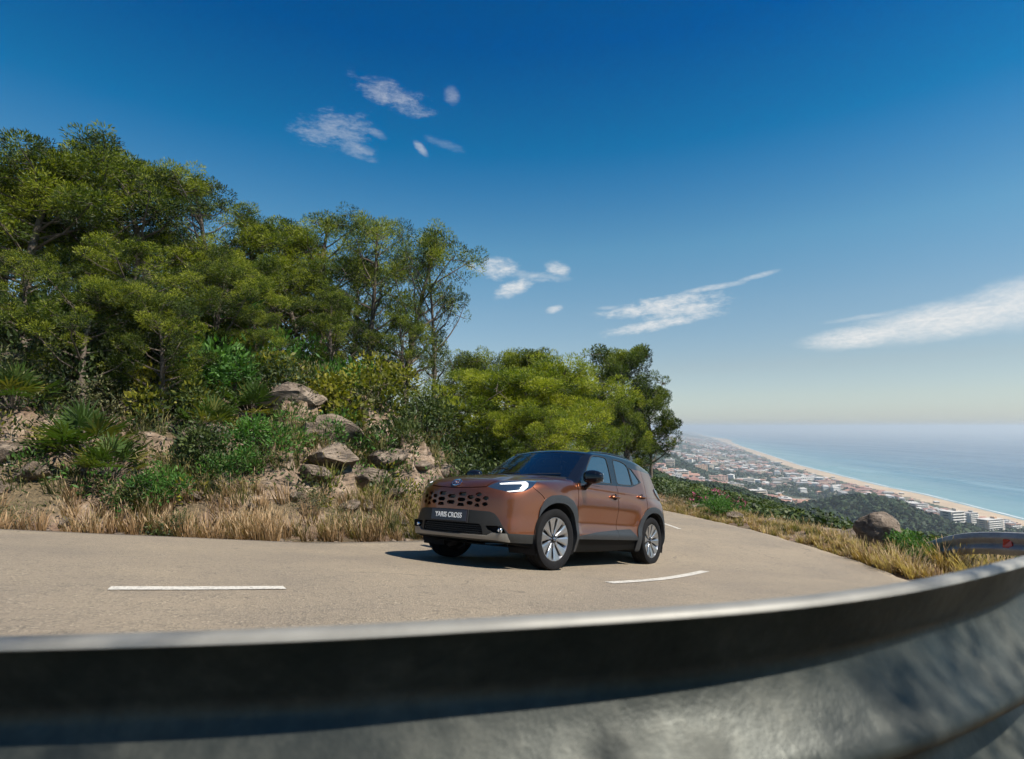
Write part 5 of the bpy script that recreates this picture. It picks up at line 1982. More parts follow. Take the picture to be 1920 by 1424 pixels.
class Surf:
    def __init__(s, V, T):
        s.V, s.T = V, T

    def split(s, fn):
        """-> (part where fn<0, part where fn>=0), cut cleanly along fn=0; fn gets the vertex array"""
        V, T = s.V, s.T
        if len(T) == 0:
            return Surf(V, T), Surf(V, T)
        d = fn(V)
        d = np.where(np.abs(d) < 1e-7, 1e-7, d)
        neg = d < 0
        tn = neg[T]
        c = tn.sum(1)
        A = [T[c == 3]]; B = [T[c == 0]]
        newV = [V]; base = len(V)
        for want in (1, 2):
            k = c == want
            if not k.any():
                continue
            t = T[k]; m = tn[k] if want == 1 else ~tn[k]
            r = np.argmax(m, 1)
            ar = np.arange(len(t))
            a, b, cc = t[ar, r], t[ar, (r + 1) % 3], t[ar, (r + 2) % 3]
            wab = (d[a] / (d[a] - d[b]))[:, None]
            wac = (d[a] / (d[a] - d[cc]))[:, None]
            # same interpolated point for an edge whichever triangle asks: order the end points
            pab = V[a] + (V[b] - V[a]) * wab
            pac = V[a] + (V[cc] - V[a]) * wac
            i1 = base + ar; i2 = base + len(t) + ar
            newV += [pab, pac]; base += 2 * len(t)
            one = np.stack((a, i1, i2), 1)
            two = np.concatenate([np.stack((i1, b, cc), 1), np.stack((i1, cc, i2), 1)])
            if want == 1:
                A.append(one); B.append(two)
            else:
                B.append(one); A.append(two)
        VV = np.concatenate(newV)
        return Surf(VV, np.concatenate(A)).clean(), Surf(VV, np.concatenate(B)).clean()

    def clean(s):
        if len(s.T) == 0:
            return s
        u, inv = np.unique(s.T, return_inverse=True)
        V = s.V[u]
        T = inv.reshape(s.T.shape)
        q = np.round(V * 2e5).astype(np.int64)
        _, first, inv2 = np.unique(q, axis=0, return_index=True, return_inverse=True)
        inv2 = inv2.ravel()
        T = inv2[T]
        ok = (T[:, 0] != T[:, 1]) & (T[:, 1] != T[:, 2]) & (T[:, 0] != T[:, 2])
        return Surf(V[first], T[ok])

    def join(s, o):
        return Surf(np.concatenate([s.V, o.V]), np.concatenate([s.T, o.T + len(s.V)])).clean()

    def build(s, name, material, parent, off=0.0, thick=0.0):
        V = s.V
        N = body_grad(V)
        N = N / (np.linalg.norm(N, axis=1, keepdims=True) + 1e-9)
        if off:
            V = V + N * off
        T = s.T
        if thick:
            # a rim: edges used once get a wall inwards, plus an inner face sheet
            e = np.concatenate([T[:, [0, 1]], T[:, [1, 2]], T[:, [2, 0]]])
            es = np.sort(e, axis=1)
            k = es[:, 0] * 10000000 + es[:, 1]
            uq, ix, ct = np.unique(k, return_index=True, return_counts=True)
            be = e[ix[ct == 1]]
            bv, inv = np.unique(be, return_inverse=True)
            inv = inv.reshape(be.shape)
            n0 = len(V)
            rimA = V[bv]; rimB = V[bv] - N[bv] * thick
            VV = np.concatenate([V, rimA, rimB])
            NN = np.concatenate([N, N[bv], N[bv]])
            m = len(bv)
            q1 = np.stack((n0 + inv[:, 1], n0 + inv[:, 0], n0 + m + inv[:, 0]), 1)
            q2 = np.stack((n0 + inv[:, 1], n0 + m + inv[:, 0], n0 + m + inv[:, 1]), 1)
            # rim gets flat normals: separate vertices, no custom normals there
            TT = np.concatenate([T, q1, q2])
            o = mesh_obj(name, VV, TT, material, parent, True)
            fl = np.ones(len(o.data.polygons), bool)
            if len(fl) == len(TT):
                fl[len(T):] = False
                o.data.polygons.foreach_set('use_smooth', fl)
            return o
        return mesh_obj(name, V, T, material, parent, True)


def polyd(u, v, poly):
    """signed distance (negative inside) of points to a closed polygon"""
    P = np.asarray(poly, float)
    best = np.full(len(u), 1e9)
    ins = np.zeros(len(u), bool)
    n = len(P)
    for i in range(n):
        ax, ay = P[i]; bx, by = P[(i + 1) % n]
        ex, ey = bx - ax, by - ay
        L2 = ex * ex + ey * ey + 1e-12
        t = np.clip(((u - ax) * ex + (v - ay) * ey) / L2, 0, 1)
        best = np.minimum(best, (u - ax - t * ex) ** 2 + (v - ay - t * ey) ** 2)
        cond = ((ay > v) != (by > v)) & (u < ex * (v - ay) / (by - ay + 1e-15) + ax)
        ins ^= cond
    d = np.sqrt(best)
    return np.where(ins, -d, d)


def rpoly(poly, k=3):
    """soften a polygon's corners by corner cutting"""
    P = [np.array(p, float) for p in poly]
    for _ in range(k):
        Q = []
        for i in range(len(P)):
            a, b = P[i], P[(i + 1) % len(P)]
            L = np.linalg.norm(b - a)
            t = min(.25, .02 / max(L, 1e-6))
            Q += [a + (b - a) * t, b - (b - a) * t]
        P = Q
        if len(P) > 60:
            break
    return P


# ------------------------------------------------------------------ car materials
def mat_paint():
    m = bpy.data.materials.new("copper_paint")
    m.use_nodes = True
    g = G(m.node_tree)
    g.n.clear()
    out = g.node('ShaderNodeOutputMaterial')
    tc = g.node('ShaderNodeTexCoord')
    fl = g.node('ShaderNodeTexVoronoi', {'Scale': 900.0})
    g.l.new(tc.outputs['Object'], fl.inputs['Vector'])
    lw = g.node('ShaderNodeLayerWeight', {'Blend': 0.35})
    c = g.mix(lw.outputs['Facing'], (.27, .080, .029), (.18, .060, .032))
    c = g.mix(g.math('MULTIPLY', fl.outputs['Distance'], .25), c, (.34, .17, .10))
    b = g.node('ShaderNodeBsdfPrincipled', {'Base Color': c, 'Metallic': .85, 'Roughness': .30, 'Coat Weight': .8, 'Coat Roughness': .02, 'Coat IOR': 1.5})
    g.l.new(b.outputs[0], out.inputs[0])
    return m


def mat_glass(name, tint, dens, ior=1.52, rough=0.0):
    """thin tinted pane: tinted see-through plus a clear reflection"""
    m = bpy.data.materials.new(name)
    m.use_nodes = True
    g = G(m.node_tree)
    g.n.clear()
    out = g.node('ShaderNodeOutputMaterial')
    fr = g.node('ShaderNodeFresnel', {'IOR': ior})
    tr = g.node('ShaderNodeBsdfTransparent', {'Color': (*tint, 1)})
    gl = g.node('ShaderNodeBsdfGlossy', {'Color': (1, 1, 1, 1), 'Roughness': rough})
    df = g.node('ShaderNodeBsdfDiffuse', {'Color': (.01, .012, .015, 1)})
    a = g.node('ShaderNodeMixShader', {0: dens, 1: tr.outputs[0], 2: df.outputs[0]})
    mx = g.node('ShaderNodeMixShader', {0: fr.outputs[0], 1: a.outputs[0], 2: gl.outputs[0]})
    g.l.new(mx.outputs[0], out.inputs[0])
    return m


def build_car():
    M_paint = mat_paint()
    M_black = mat("gloss_black", (.006, .007, .010), .2, spec=.1, coat=.9, coat_rough=.02)
    M_clad = mat("cladding_plastic", (.022, .025, .029), .5, var=.15, vscale=40, bump=.05, bscale=400)
    M_dark = mat("dark_plastic", (.014, .015, .016), .55, var=.1, vscale=30)
    M_sill = mat("sill_plastic", (.005, .0052, .0055), .7, spec=.15)
    M_void = mat("shadow_black", (.004, .004, .005), .9)
    M_rub = mat("tyre_rubber", (.009, .009, .010), .85, spec=.2, var=.2, vscale=30, bump=.08, bscale=200)
    M_alu = mat("machined_alloy", (.42, .425, .44), .30, metal=.9)
    M_gun = mat("dark_alloy", (.035, .036, .04), .35, metal=.7)
    M_chrome = mat("chrome", (.75, .76, .78), .12, metal=1.0)
    M_skid = mat("satin_silver_trim", (.25, .235, .21), .4, metal=.45)
    M_lamp = mat("lamp_glass", (.018, .03, .05), .08, coat=1.0, ior=1.7)
    M_drl = mat("daylight_strip", (.8, .8, .78), .3, emit=(1, .97, .9), estr=.12)
    M_red = mat("tail_red", (.30, .015, .02), .15, coat=1.0)
    M_wind = mat_glass("windscreen_glass", (.34, .42, .44), .25, 2.1)
    M_side = mat_glass("side_glass", (.16, .19, .22), .30, 4.2)
    M_int = mat("interior_fabric", (.035, .033, .033), .9)
    M_white = mat("plate_lettering", (.8, .8, .78), .5)
    M_plate = mat("plate_black", (.018, .014, .022), .35, coat=.4)

    car = empty('parked_car')
    car.name = 'compact_suv'
    tag(car, "copper brown compact SUV with black roof and dark wheel arch cladding driving on the road", "car")

    lo = (-3.45, -1.0, .12); hi = (.95, 1.0, 1.62)
    V, T = surface_nets(lo, hi, .0145)
    cx = V[T].mean(1)
    V, T = subdivide(V, T, (cx[:, 0] > .28) & (cx[:, 2] > .25))
    S = Surf(V, T)

    A = lambda v: np.abs(v[:, 1])

    def arch_d(x0, r, z0=.34, pw=2.3, ex=0.0):
        def f(v):
            ax = np.abs(v[:, 0] - x0 - ex); az = np.maximum(v[:, 2] - z0, 0)
            rr = (ax ** pw + az ** pw) ** (1 / pw)
            return np.maximum(rr - r, .46 - A(v))
        return f
    for x0 in (0.0, -2.56):
        _, S = S.split(arch_d(x0, .398))
    # ---- arch cladding
    clad = []
    outF = rpoly([(.395, .20), (.395, .40), (.362, .50), (.335, .655), (.262, .765), (.15, .812), (0, .826), (-.13, .822), (-.29, .778), (-.41, .69), (-.452, .59), (-.452, .47), (-.455, .345), (-.46, .20)], 1)
    outR = rpoly([(-2.06, .20), (-2.05, .36), (-2.085, .50), (-2.17, .655), (-2.28, .755), (-2.42, .81), (-2.58, .822), (-2.74, .80), (-2.88, .72), (-2.97, .61), (-3.02, .50), (-3.02, .20)], 1)
    arch_parts = []
    for poly in (outF, outR):
        p, S = S.split(lambda v: np.maximum(polyd(v[:, 0], v[:, 2], poly), .60 - A(v)))
        arch_parts.append(p)
    # ---- sill and lower door cladding
    sill_top = [(-.43, .375), (-.931, .425), (-1.495, .467), (-1.90, .485), (-2.05, .385)]
    lowp = [(-.40, .15)] + sill_top + [(-2.10, .15)]
    low_door, S = S.split(lambda v: np.maximum(polyd(v[:, 0], v[:, 2], lowp), .60 - A(v)))
    sill, low_door = low_door.split(lambda v: v[:, 2] - .345)
    # ---- underside
    under, S = S.split(lambda v: np.maximum(v[:, 2] - .225, np.maximum(v[:, 0] - .45, -3.0 - v[:, 0])))
    under2, S = S.split(lambda v: np.maximum(.60 - (-.1) - 9, np.maximum(v[:, 2] - .34, A(v) - .60) + 0 * A(v) + np.where((v[:, 0] < .5) & (v[:, 0] > -3.1), 0, 9)))
    under = under.join(under2)
    # ---- front lower black bumper
    blk = [(-1.2, .374), (-.711, .377), (-.655, .445), (-.605, .528), (-.562, .574), (-.511, .59), (-.24, .597), (0, .598), (.24, .597), (.511, .59), (.562, .574), (.605, .528), (.655, .445), (.711, .377), (1.2, .374), (1.2, .1), (-1.2, .1)]
    fblack, S = S.split(lambda v: np.maximum(polyd(v[:, 1], v[:, 2], blk), .30 - v[:, 0]))
    skid_poly = [(-.72, .288), (-.70, .372), (-.545, .372), (-.49, .342), (0, .336), (.49, .342), (.545, .372), (.70, .372), (.72, .288), (.60, .303), (0, .308), (-.60, .303)]
    skid, fblack = fblack.split(lambda v: np.maximum(polyd(v[:, 1], v[:, 2], skid_poly), .45 - v[:, 0]))
    lowg_poly = rpoly([(-.43, .455), (.43, .455), (.455, .352), (.43, .347), (-.43, .347), (-.455, .352)], 1)
    lgr, fblack = fblack.split(lambda v: np.maximum(polyd(v[:, 1], v[:, 2], lowg_poly), .45 - v[:, 0]))
    lip, fblack = fblack.split(lambda v: np.maximum(v[:, 2] - .283, .3 - v[:, 0]))
    # fog recesses
    fogs = []
    for s in (1, -1):
        pf = [(s * .48, .442), (s * .60, .448), (s * .665, .42), (s * .69, .378), (s * .55, .376), (s * .50, .40)]
        p, fblack = fblack.split(lambda v: np.maximum(polyd(v[:, 1], v[:, 2], pf), .45 - v[:, 0]))
        fogs.append(p)
    # ---- rear lower bumper
    rblack, S = S.split(lambda v: np.maximum(v[:, 2] - .56, v[:, 0] + 2.95))
    # ---- glass and black upper works
    f3 = lambda v: body_f(v[:, 0], v[:, 1], v[:, 2], True)

    def gh_active(v):
        f, l, gq = f3(v)
        return (gq - l)          # <0 where the greenhouse is the inner one... (gh sets the surface)
    belt = lambda x: np.interp(-x, [.3, .5, .7, 1.38, 1.98, 2.15, 2.36, 2.42, 2.5], [1.00, 1.004, 1.010, 1.044, 1.070, 1.105, 1.158, 1.185, 1.35])

    def upper(v):
        f, l, gq = f3(v)
        on = gq - l
        x = v[:, 0]
        b = belt(x) - v[:, 2]
        cp = np.where(x < -2.36, np.maximum(1.355 - v[:, 2], -1), -1.0)          # copper rear pillar below the black roof
        line = ((x + 2.40) * (1.344 - 1.17) - (v[:, 2] - 1.17) * (-2.215 + 2.40))  # >0 : ahead of the pillar's edge
        cpil = np.minimum(1.352 - v[:, 2], -(line) * 4)
        return np.maximum(np.maximum(on - .004, b), cpil)
    U, S = S.split(upper)
    pil_w = lambda z: np.interp(z, [1.0, 1.08, 1.45, 1.5], [.675, .662, .560, .545])

    def ws(v):
        z = v[:, 2]
        base = 1.098 - .02 * (v[:, 1] / .6) ** 2
        top = 1.458 - .035 * (v[:, 1] / .6) ** 2
        return np.maximum(np.maximum(A(v) - pil_w(z), np.maximum(base - z, z - top)), -1.16 - v[:, 0])
    wind, U = U.split(ws)
    side_f = rpoly([(-.665, 1.052), (-.84, 1.225), (-1.04, 1.383), (-1.12, 1.412), (-1.28, 1.425), (-1.445, 1.425), (-1.468, 1.405), (-1.455, 1.296), (-1.418, 1.155), (-1.392, 1.078), (-1.385, 1.072)], 1)
    side_r = rpoly([(-1.578, 1.084), (-1.610, 1.2), (-1.668, 1.40), (-1.70, 1.428), (-1.85, 1.428), (-1.975, 1.415), (-2.065, 1.388), (-2.088, 1.33), (-2.072, 1.257), (-2.045, 1.12), (-2.03, 1.105), (-1.80, 1.09)], 1)
    side_q = rpoly([(-2.125, 1.362), (-2.20, 1.338), (-2.27, 1.26), (-2.348, 1.172), (-2.22, 1.130), (-2.085, 1.110), (-2.108, 1.25)], 1)
    panes = []
    for poly in (side_f, side_r, side_q):
        p, U = U.split(lambda v: np.maximum(polyd(v[:, 0], v[:, 2], poly), .45 - A(v)))
        panes.append(p)
    # frames of the side glass (matt black rubber line)
    fr_parts = None
    for poly in (side_f, side_r, side_q):
        p, U = U.split(lambda v: np.maximum(polyd(v[:, 0], v[:, 2], poly) - .014, .45 - A(v)))
        fr_parts = p if fr_parts is None else fr_parts.join(p)
    rearg, S = S.split(lambda v: np.maximum(np.maximum(A(v) - (.56 - .1 * (v[:, 2] - 1.0)), 1.07 - v[:, 2]), v[:, 0] + 2.98))
    rg2, U = U.split(lambda v: np.maximum(np.maximum(A(v) - .55, v[:, 0] + 3.10), v[:, 2] - 1.35))
    rearg = rearg.join(rg2)
    cowl, U = U.split(lambda v: np.maximum(v[:, 2] - 1.098 + .02 * (v[:, 1] / .6) ** 2, np.maximum(A(v) - .66, -.9 - v[:, 0])))
    # ---- headlights, strips
    hl = rpoly([(-.325, .853), (-.225, .893), (-.118, .925), (.312, .962), (.470, .968), (.470, .948), (.375, .875), (.256, .829), (.095, .803), (-.029, .811), (-.20, .832)], 1)
    heads, strips = [], []
    st_poly = [(-.133, .903), (.07, .924), (.285, .945), (.322, .922), (.312, .884), (.231, .829), (-.013, .806), (-.028, .817), (.172, .842), (.218, .888), (.210, .908), (-.119, .887)]
    for s in (1, -1):
        uu = lambda v: s * v[:, 1] - v[:, 0]
        p, S = S.split(lambda v: np.maximum(polyd(uu(v), v[:, 2], hl), np.maximum(-s * v[:, 1] + .2, .15 - v[:, 0])))
        q, p = p.split(lambda v: polyd(uu(v), v[:, 2], st_poly))
        heads.append(p); strips.append(q)
    # ---- tail lights: side view polygon near the rear corner
    tl_poly = rpoly([(-2.93, 1.115), (-3.10, 1.085), (-3.42, 1.045), (-3.42, .93), (-3.12, .925), (-2.99, .985), (-2.93, 1.04)], 1)
    tails = []
    for s in (1, -1):
        p, S = S.split(lambda v: np.maximum(polyd(v[:, 0], v[:, 2], tl_poly), .46 - s * v[:, 1]))
        tails.append(p)
    # ---- honeycomb openings in the bumper face
    hexes = []
    cols = [(0, .070, (.735, .668)), (.152, .066, (.764, .700, .645)), (.272, .050, (.731, .668)), (.368, .044, (.764, .704, .648)), (.456, .038, (.728, .664))]
    for cy_, w_, zs in cols:
        w = w_
        for s in ((1,) if cy_ == 0 else (1, -1)):
            for z0 in zs:
                hh = .021; w = w_ * .92
                if z0 < .65:
                    poly = [(s * cy_ - w + .006, z0 - .016), (s * cy_ + w - .006, z0 - .016), (s * cy_ + w - .024, z0 + .019), (s * cy_ - w + .024, z0 + .019)]
                else:
                    poly = [(s * cy_ - w, z0), (s * cy_ - w + .021, z0 - hh), (s * cy_ + w - .021, z0 - hh), (s * cy_ + w, z0), (s * cy_ + w - .021, z0 + hh), (s * cy_ - w + .021, z0 + hh)]
                hexes.append(poly)

    def hexd(v):
        d = np.full(len(v), 1e9)
        for p in hexes:
            d = np.minimum(d, polyd(v[:, 1], v[:, 2], p))
        return np.maximum(d, .6 - v[:, 0])
    # only the front face is tested
    face, S = S.split(lambda v: np.maximum(.62 - v[:, 0], v[:, 2] - .835))
    _, face = face.split(hexd)
    S = S.join(face)
    # ---- hood, doors, bumper
    gap = .005
    hood_w = lambda x: np.interp(x, [-.6, -.45, .0, .3, .60, .75], [.70, .70, .715, .68, .47, .42])

    def hoodf(v):
        front_edge = .832 + .02 * (v[:, 1] / .42) ** 2 - v[:, 2]
        return np.maximum(np.maximum(A(v) - hood_w(v[:, 0]), np.where(v[:, 0] > .55, front_edge, -.3)), np.maximum(-.62 - v[:, 0], .80 - v[:, 2]))
    hood, S = S.split(lambda v: hoodf(v) + gap)
    _, S = S.split(lambda v: hoodf(v) - gap)
    mirror_shut = rpoly([(-.445, .300), (-.445, .70), (-.45, .83), (-.475, .99), (-.50, 1.2), (-1.66, 1.5), (-1.545, 1.112), (-1.519, 1.055), (-1.505, .90), (-1.512, .76), (-1.512, .30)], 1)
    rear_shut = rpoly([(-1.512, .30), (-1.512, .76), (-1.505, .90), (-1.519, 1.055), (-1.545, 1.112), (-1.66, 1.5), (-2.56, 1.5), (-2.50, 1.15), (-2.44, 1.04), (-2.385, .92), (-2.36, .81), (-2.30, .74), (-2.10, .50), (-2.06, .30)], 1)
    doors = []
    for poly in (mirror_shut, rear_shut):
        for s in (1, -1):
            fn = lambda v: np.maximum(polyd(v[:, 0], v[:, 2], poly), .45 - s * v[:, 1])
            d1, S = S.split(lambda v: fn(v) + gap)
            _, S = S.split(lambda v: fn(v) - gap)
            doors.append((d1, s))
    # shut line across the black upper frames
    line_x = lambda z: np.interp(z, [1.05, 1.112, 1.5], [-1.519, -1.545, -1.68])
    lf = lambda v: np.where((v[:, 2] < 1.445) & (A(v) > .45), np.abs(v[:, 0] - line_x(v[:, 2])) - .003, 9)
    Ua, Ub = U.split(lambda v: v[:, 0] - line_x(v[:, 2]))
    _, Ua = Ua.split(lambda v: np.where((v[:, 2] < 1.445), -(v[:, 0] - line_x(v[:, 2])) - .004, 9))
    U = Ua.join(Ub)
    # front bumper against the fender
    bl = [(.43, .96), (.402, .871), (.30, .80), (.20, .70), (.38, .30), (1.2, .30), (1.2, .96)]
    bp = lambda v: np.maximum(polyd(v[:, 0], v[:, 2], bl), -1)
    bump, S = S.split(lambda v: bp(v) + .004)
    _, S = S.split(lambda v: bp(v) - .004)
    fend = []
    for s in (1, -1):
        p, S = S.split(lambda v: np.maximum(-s * v[:, 1] + .3, -1.0 - v[:, 0]))
        fend.append(p)
    rail_roof, U2 = U, None

    # ---- link the panels
    part = lambda sf, name, m, off=0., th=0.: sf.build(name, m, car, off, th)
    part(hood, 'hood', M_paint, 0, .02)
    fb = part(bump, 'front_bumper', M_paint, 0, .028)
    for p in fend:
        part(p, 'fender', M_paint, 0, .02)
    door_objs = []
    for i, (p, s) in enumerate(doors):
        o = part(p, 'door', M_paint, 0, .02)
        door_objs.append((o, s, i < 2))
    part(S, 'rear_body', M_paint, 0, .02)
    part(U, 'roof', M_black, 0, .015)
    for s in (1, -1):
        q, _ = fr_parts.split(lambda v: -s * v[:, 1])
        part(q, 'window_seal', M_dark, .0015)
    part(wind, 'windshield', M_wind, -.004)
    for p in panes:
        for s in (1, -1):
            q, _ = p.split(lambda v: -s * v[:, 1])
            part(q, 'side_window', M_side, -.005)
    part(rearg, 'rear_window', M_side, -.003)
    part(cowl, 'cowl', M_dark, -.004)
    for p in arch_parts:
        for s in (1, -1):
            q, _ = p.split(lambda v: -s * v[:, 1])
            part(q, 'wheel_arch_trim', M_clad, .013, .05)
    for s in (1, -1):
        q, _ = low_door.split(lambda v: -s * v[:, 1])
        a, b = q.split(lambda v: -(v[:, 0] + 1.512) + .0)
        _, b2 = b.split(lambda v: -(v[:, 0] + 1.512) - .004)
        part(a, 'door_trim', M_clad, .010, .03)
        part(b2, 'door_trim', M_clad, .010, .03)
        q, _ = sill.split(lambda v: -s * v[:, 1])
        part(q, 'sill', M_sill, -.012, .03)
    part(under, 'underbody', M_void)
    part(fblack, 'lower_bumper', M_clad, .0, .035).data.materials[0] = mat("bumper_plastic", (.016, .016, .015), .55, var=.12, vscale=30)
    part(lip, 'front_undertray', M_sill, -.02, .03)
    part(skid, 'skid_plate', M_skid, .014, .04)
    part(rblack, 'rear_bumper', M_clad, .004, .03)
    for p in tails:
        o = part(p, 'tail_light', M_lamp, .012, .03)
    for p, q in zip(heads, strips):
        o = part(p, 'headlight', M_lamp, -.002, .03)
        q.build('light_strip', M_drl, o, -.004)
    # dark core behind the openings: the same surface moved inwards, lower body only
    core = Surf(V, T)
    core, _ = core.split(lambda v: v[:, 2] - 1.0)
    core, _ = core.split(lambda v: -np.minimum(np.hypot(v[:, 0], v[:, 2] - .34) - .44, np.hypot(v[:, 0] + 2.56, v[:, 2] - .34) - .44))
    core.build('inner_structure', M_void, car, -.045)
    # grille mesh behind honeycomb
    for poly in hexes:
        pass
    mb = MB()
    n = 24
    for zz0, zz1 in ((.615, .79),):
        pts0 = []
        for i in range(n + 1):
            yy = -.52 + 1.04 * i / n
            xx = float(pch(np.array([.70]), NOSE)[0] - pch(np.array([abs(yy)]), BOW)[0]) - .042
            pts0.append((xx, yy))
        vs = [(x, y, zz0) for x, y in pts0] + [(x - .012, y, zz1) for x, y in pts0]
        mb.add(vs, [(i, i + 1, n + 2 + i, n + 1 + i) for i in range(n)])
    mb.build('grille_backing', mat("grille_grey", (.13, .14, .12), .6), car)
    # lower grille slats
    mb = MB()
    mb.add([(.80 - .10 * abs(y) ** 2 * 2, y, z) for y in np.linspace(-.47, .47, 9) for z in (.335, .465)],
           [(2 * i, 2 * i + 2, 2 * i + 3, 2 * i + 1) for i in range(8)])
    mb.build('lower_grille_backing', M_void, car)
    for z in (.362, .384, .406, .428):
        mb = MB()
        for i in range(10):
            y0 = -.44 + .088 * i; y1 = y0 + .088
            xa = .845 - float(pch(np.array([abs(y0)]), BOW)[0]); xb = .845 - float(pch(np.array([abs(y1)]), BOW)[0])
            mb.add([(xa, y0, z), (xb, y1, z), (xb, y1, z + .007), (xa, y0, z + .007), (xa - .03, y0, z), (xb - .03, y1, z), (xb - .03, y1, z + .007), (xa - .03, y0, z + .007)],
                   [(0, 1, 2, 3), (3, 2, 6, 7), (0, 4, 5, 1)])
        mb.build('grille_slat', M_dark, car)
    # fog lamps
    for s in (1, -1):
        mb = MB().box((0, 0, 0), (.012, .20, .08))
        o = mb.build('fog_lamp_recess', M_void, car)
        o.location = (.690, s * .585, .412); o.rotation_euler = (0, 0, s * R(-40))
        mb = MB().lathe([(0.0, .012), (.018, .012), (.026, .006), (.030, -.004), (.030, -.03)], 20, 'X')
        f = mb.build('fog_lamp', M_chrome, car, True)
        f.location = (.722, s * .628, .402); f.rotation_euler = (0, 0, s * R(25))
        MB().lathe([(0.0, .016), (.016, .014), (.022, .008)], 16, 'X').build('lens', M_drl, f, True)
    # number plate
    pm = MB().box((0, 0, 0), (.012, .535, .118), bev=.004)
    pl = pm.build('number_plate', M_plate, car)
    pl.location = (.868, 0, .527)
    pl.rotation_euler = (0, R(-3), 0)
    MB().box((-.012, 0, 0), (.014, .56, .14), bev=.004).build('plate_frame', M_dark, pl)
    cu = bpy.data.curves.new('lettering', 'FONT')
    cu.body = "YARIS CROSS"
    cu.size = .074
    cu.align_x = 'CENTER'; cu.align_y = 'CENTER'
    cu.extrude = .0012
    cu.offset = .0012
    tmp = bpy.data.objects.new('tmp_text', cu)
    COL.objects.link(tmp)
    bpy.context.view_layer.update()
    me = bpy.data.meshes.new_from_object(tmp.evaluated_get(bpy.context.evaluated_depsgraph_get()))
    bpy.data.objects.remove(tmp)
    me.materials.clear(); me.materials.append(M_white)
    txt = bpy.data.objects.new('lettering', me)
    COL.objects.link(txt)
    txt.parent = pl
    txt.matrix_local = Matrix(((0, 0, 1, .0075), (.93, 0, 0, 0), (0, 1.05, 0, .0), (0, 0, 0, 1)))
    # front emblem: three rings
    em = MB()
    def ring(mb, cy, cz, a, b, w, x=.0, n=28):
        pts = [(x, cy + a * math.cos(t), cz + b * math.sin(t)) for t in [2 * math.pi * i / n for i in range(n + 1)]]
        mb.tube(pts, w, 6, cap=False)
    ring(em, 0, 0, .066, .044, .006)
    ring(em, 0, 0, .022, .041, .0045)
    ring(em, 0, .018, .046, .020, .0045)
    eo = em.build('emblem', M_chrome, car, True)
    px = .792
    eo.location = (.778, 0, .893); eo.rotation_euler = (0, R(-36), 0)
    # ---- wheels
    def wheel(loc, rz, flip, steer=0.0):
        w = empty('wheel', loc)
        w.parent = car
        w.rotation_euler = (0, 0, (math.pi if flip else 0) + steer)
        ty = MB().lathe([(.232, -.095), (.250, -.108), (.300, -.112), (.326, -.104), (.336, -.085), (.337, -.03), (.333, -.028), (.333, -.022), (.337, -.02), (.337, .02), (.333, .022), (.333, .028), (.337, .03), (.336, .085), (.326, .104), (.300, .112), (.262, .108), (.244, .100), (.232, .088)], 72, 'Y')
        ty.build('tyre', M_rub, w, True, R(30))
        rim = MB().lathe([(.222, -.09), (.236, -.1), (.236, -.06), (.21, -.03), (.205, .05), (.222, .082), (.232, .094), (.240, .094), (.240, .086)], 64, 'Y')
        rim.build('rim', M_alu, w, True)
        MB().lathe([(0, .0), (.21, -.01)], 40, 'Y').build('brake_disc', M_gun, w, True)
        for k in range(10):
            a = 2 * math.pi * k / 10 + .1
            u = Vector((math.cos(a), 0, math.sin(a))); t = Vector((-math.sin(a), 0, math.cos(a)))
            mb = MB()
            st = [(.045, .013, .062), (.10, .021, .066), (.16, .035, .078), (.232, .056, .090)]
            vs = []
            for r, hw, h in st:
                for sgn, dy in ((-1, -.02), (-1, 0), (-.55, .006), (.55, .006), (1, 0), (1, -.02)):
                    vs.append(u * r + t * hw * sgn + Vector((0, h + dy, 0)))
            fs = []
            for i in range(3):
                for j in range(5):
                    fs.append((i * 6 + j, i * 6 + j + 1, (i + 1) * 6 + j + 1, (i + 1) * 6 + j))
            mb.add(vs, fs)
            mb.build('spoke', M_alu, w, False)
        MB().lathe([(0, .082), (.022, .084), (.030, .080), (.033, .07), (.060, .066), (.066, .05), (.066, 0)], 32, 'Y').build('hub_cap', M_gun, w, True)
        lg = MB()
        for a_, b_, cz in ((.021, .014, 0), (.007, .013, 0), (.015, .006, .006)):
            pts = [(a_ * math.cos(t), .086, cz + b_ * math.sin(t)) for t in [2 * math.pi * i / 18 for i in range(19)]]
            lg.tube(pts, .0022, 5, cap=False)
        lg.build('wheel_emblem', M_chrome, w, True)
        nut = MB().lathe([(0, .078), (.009, .078), (.009, .05)], 8, 'Y').build('wheel_nut', M_chrome, w, True)
        for k in range(5):
            a = 2 * math.pi * k / 5
            q = nut
            if k:
                q = nut.copy(); COL.objects.link(q)
            q.location = (.048 * math.cos(a), 0, .048 * math.sin(a))
        return w
    ST = R(-5)
    wheel((0, .765, .337), 0, False, ST)
    wheel((0, -.765, .337), 0, True, ST)
    wheel((-2.56, .77, .337), 0, False)
    wheel((-2.56, -.77, .337), 0, True)
    # wheel wells
    for x0 in (0, -2.56):
        for s in (1, -1):
            mb = MB().lathe([(.415, .50), (.415, .86)], 24, 'Y', R(-25), R(205), (x0, 0, .34))
            mb.v = [(x, s * y, z) for x, y, z in mb.v]
            vs = [(x0 + .415 * math.cos(t), s * .50, .34 + .415 * math.sin(t)) for t in np.linspace(R(-25), R(205), 25)] + [(x0, s * .50, .3)]
            mb.add(vs, [(i, i + 1, 25) for i in range(24)])
            mb.build('wheel_well', M_void, car)
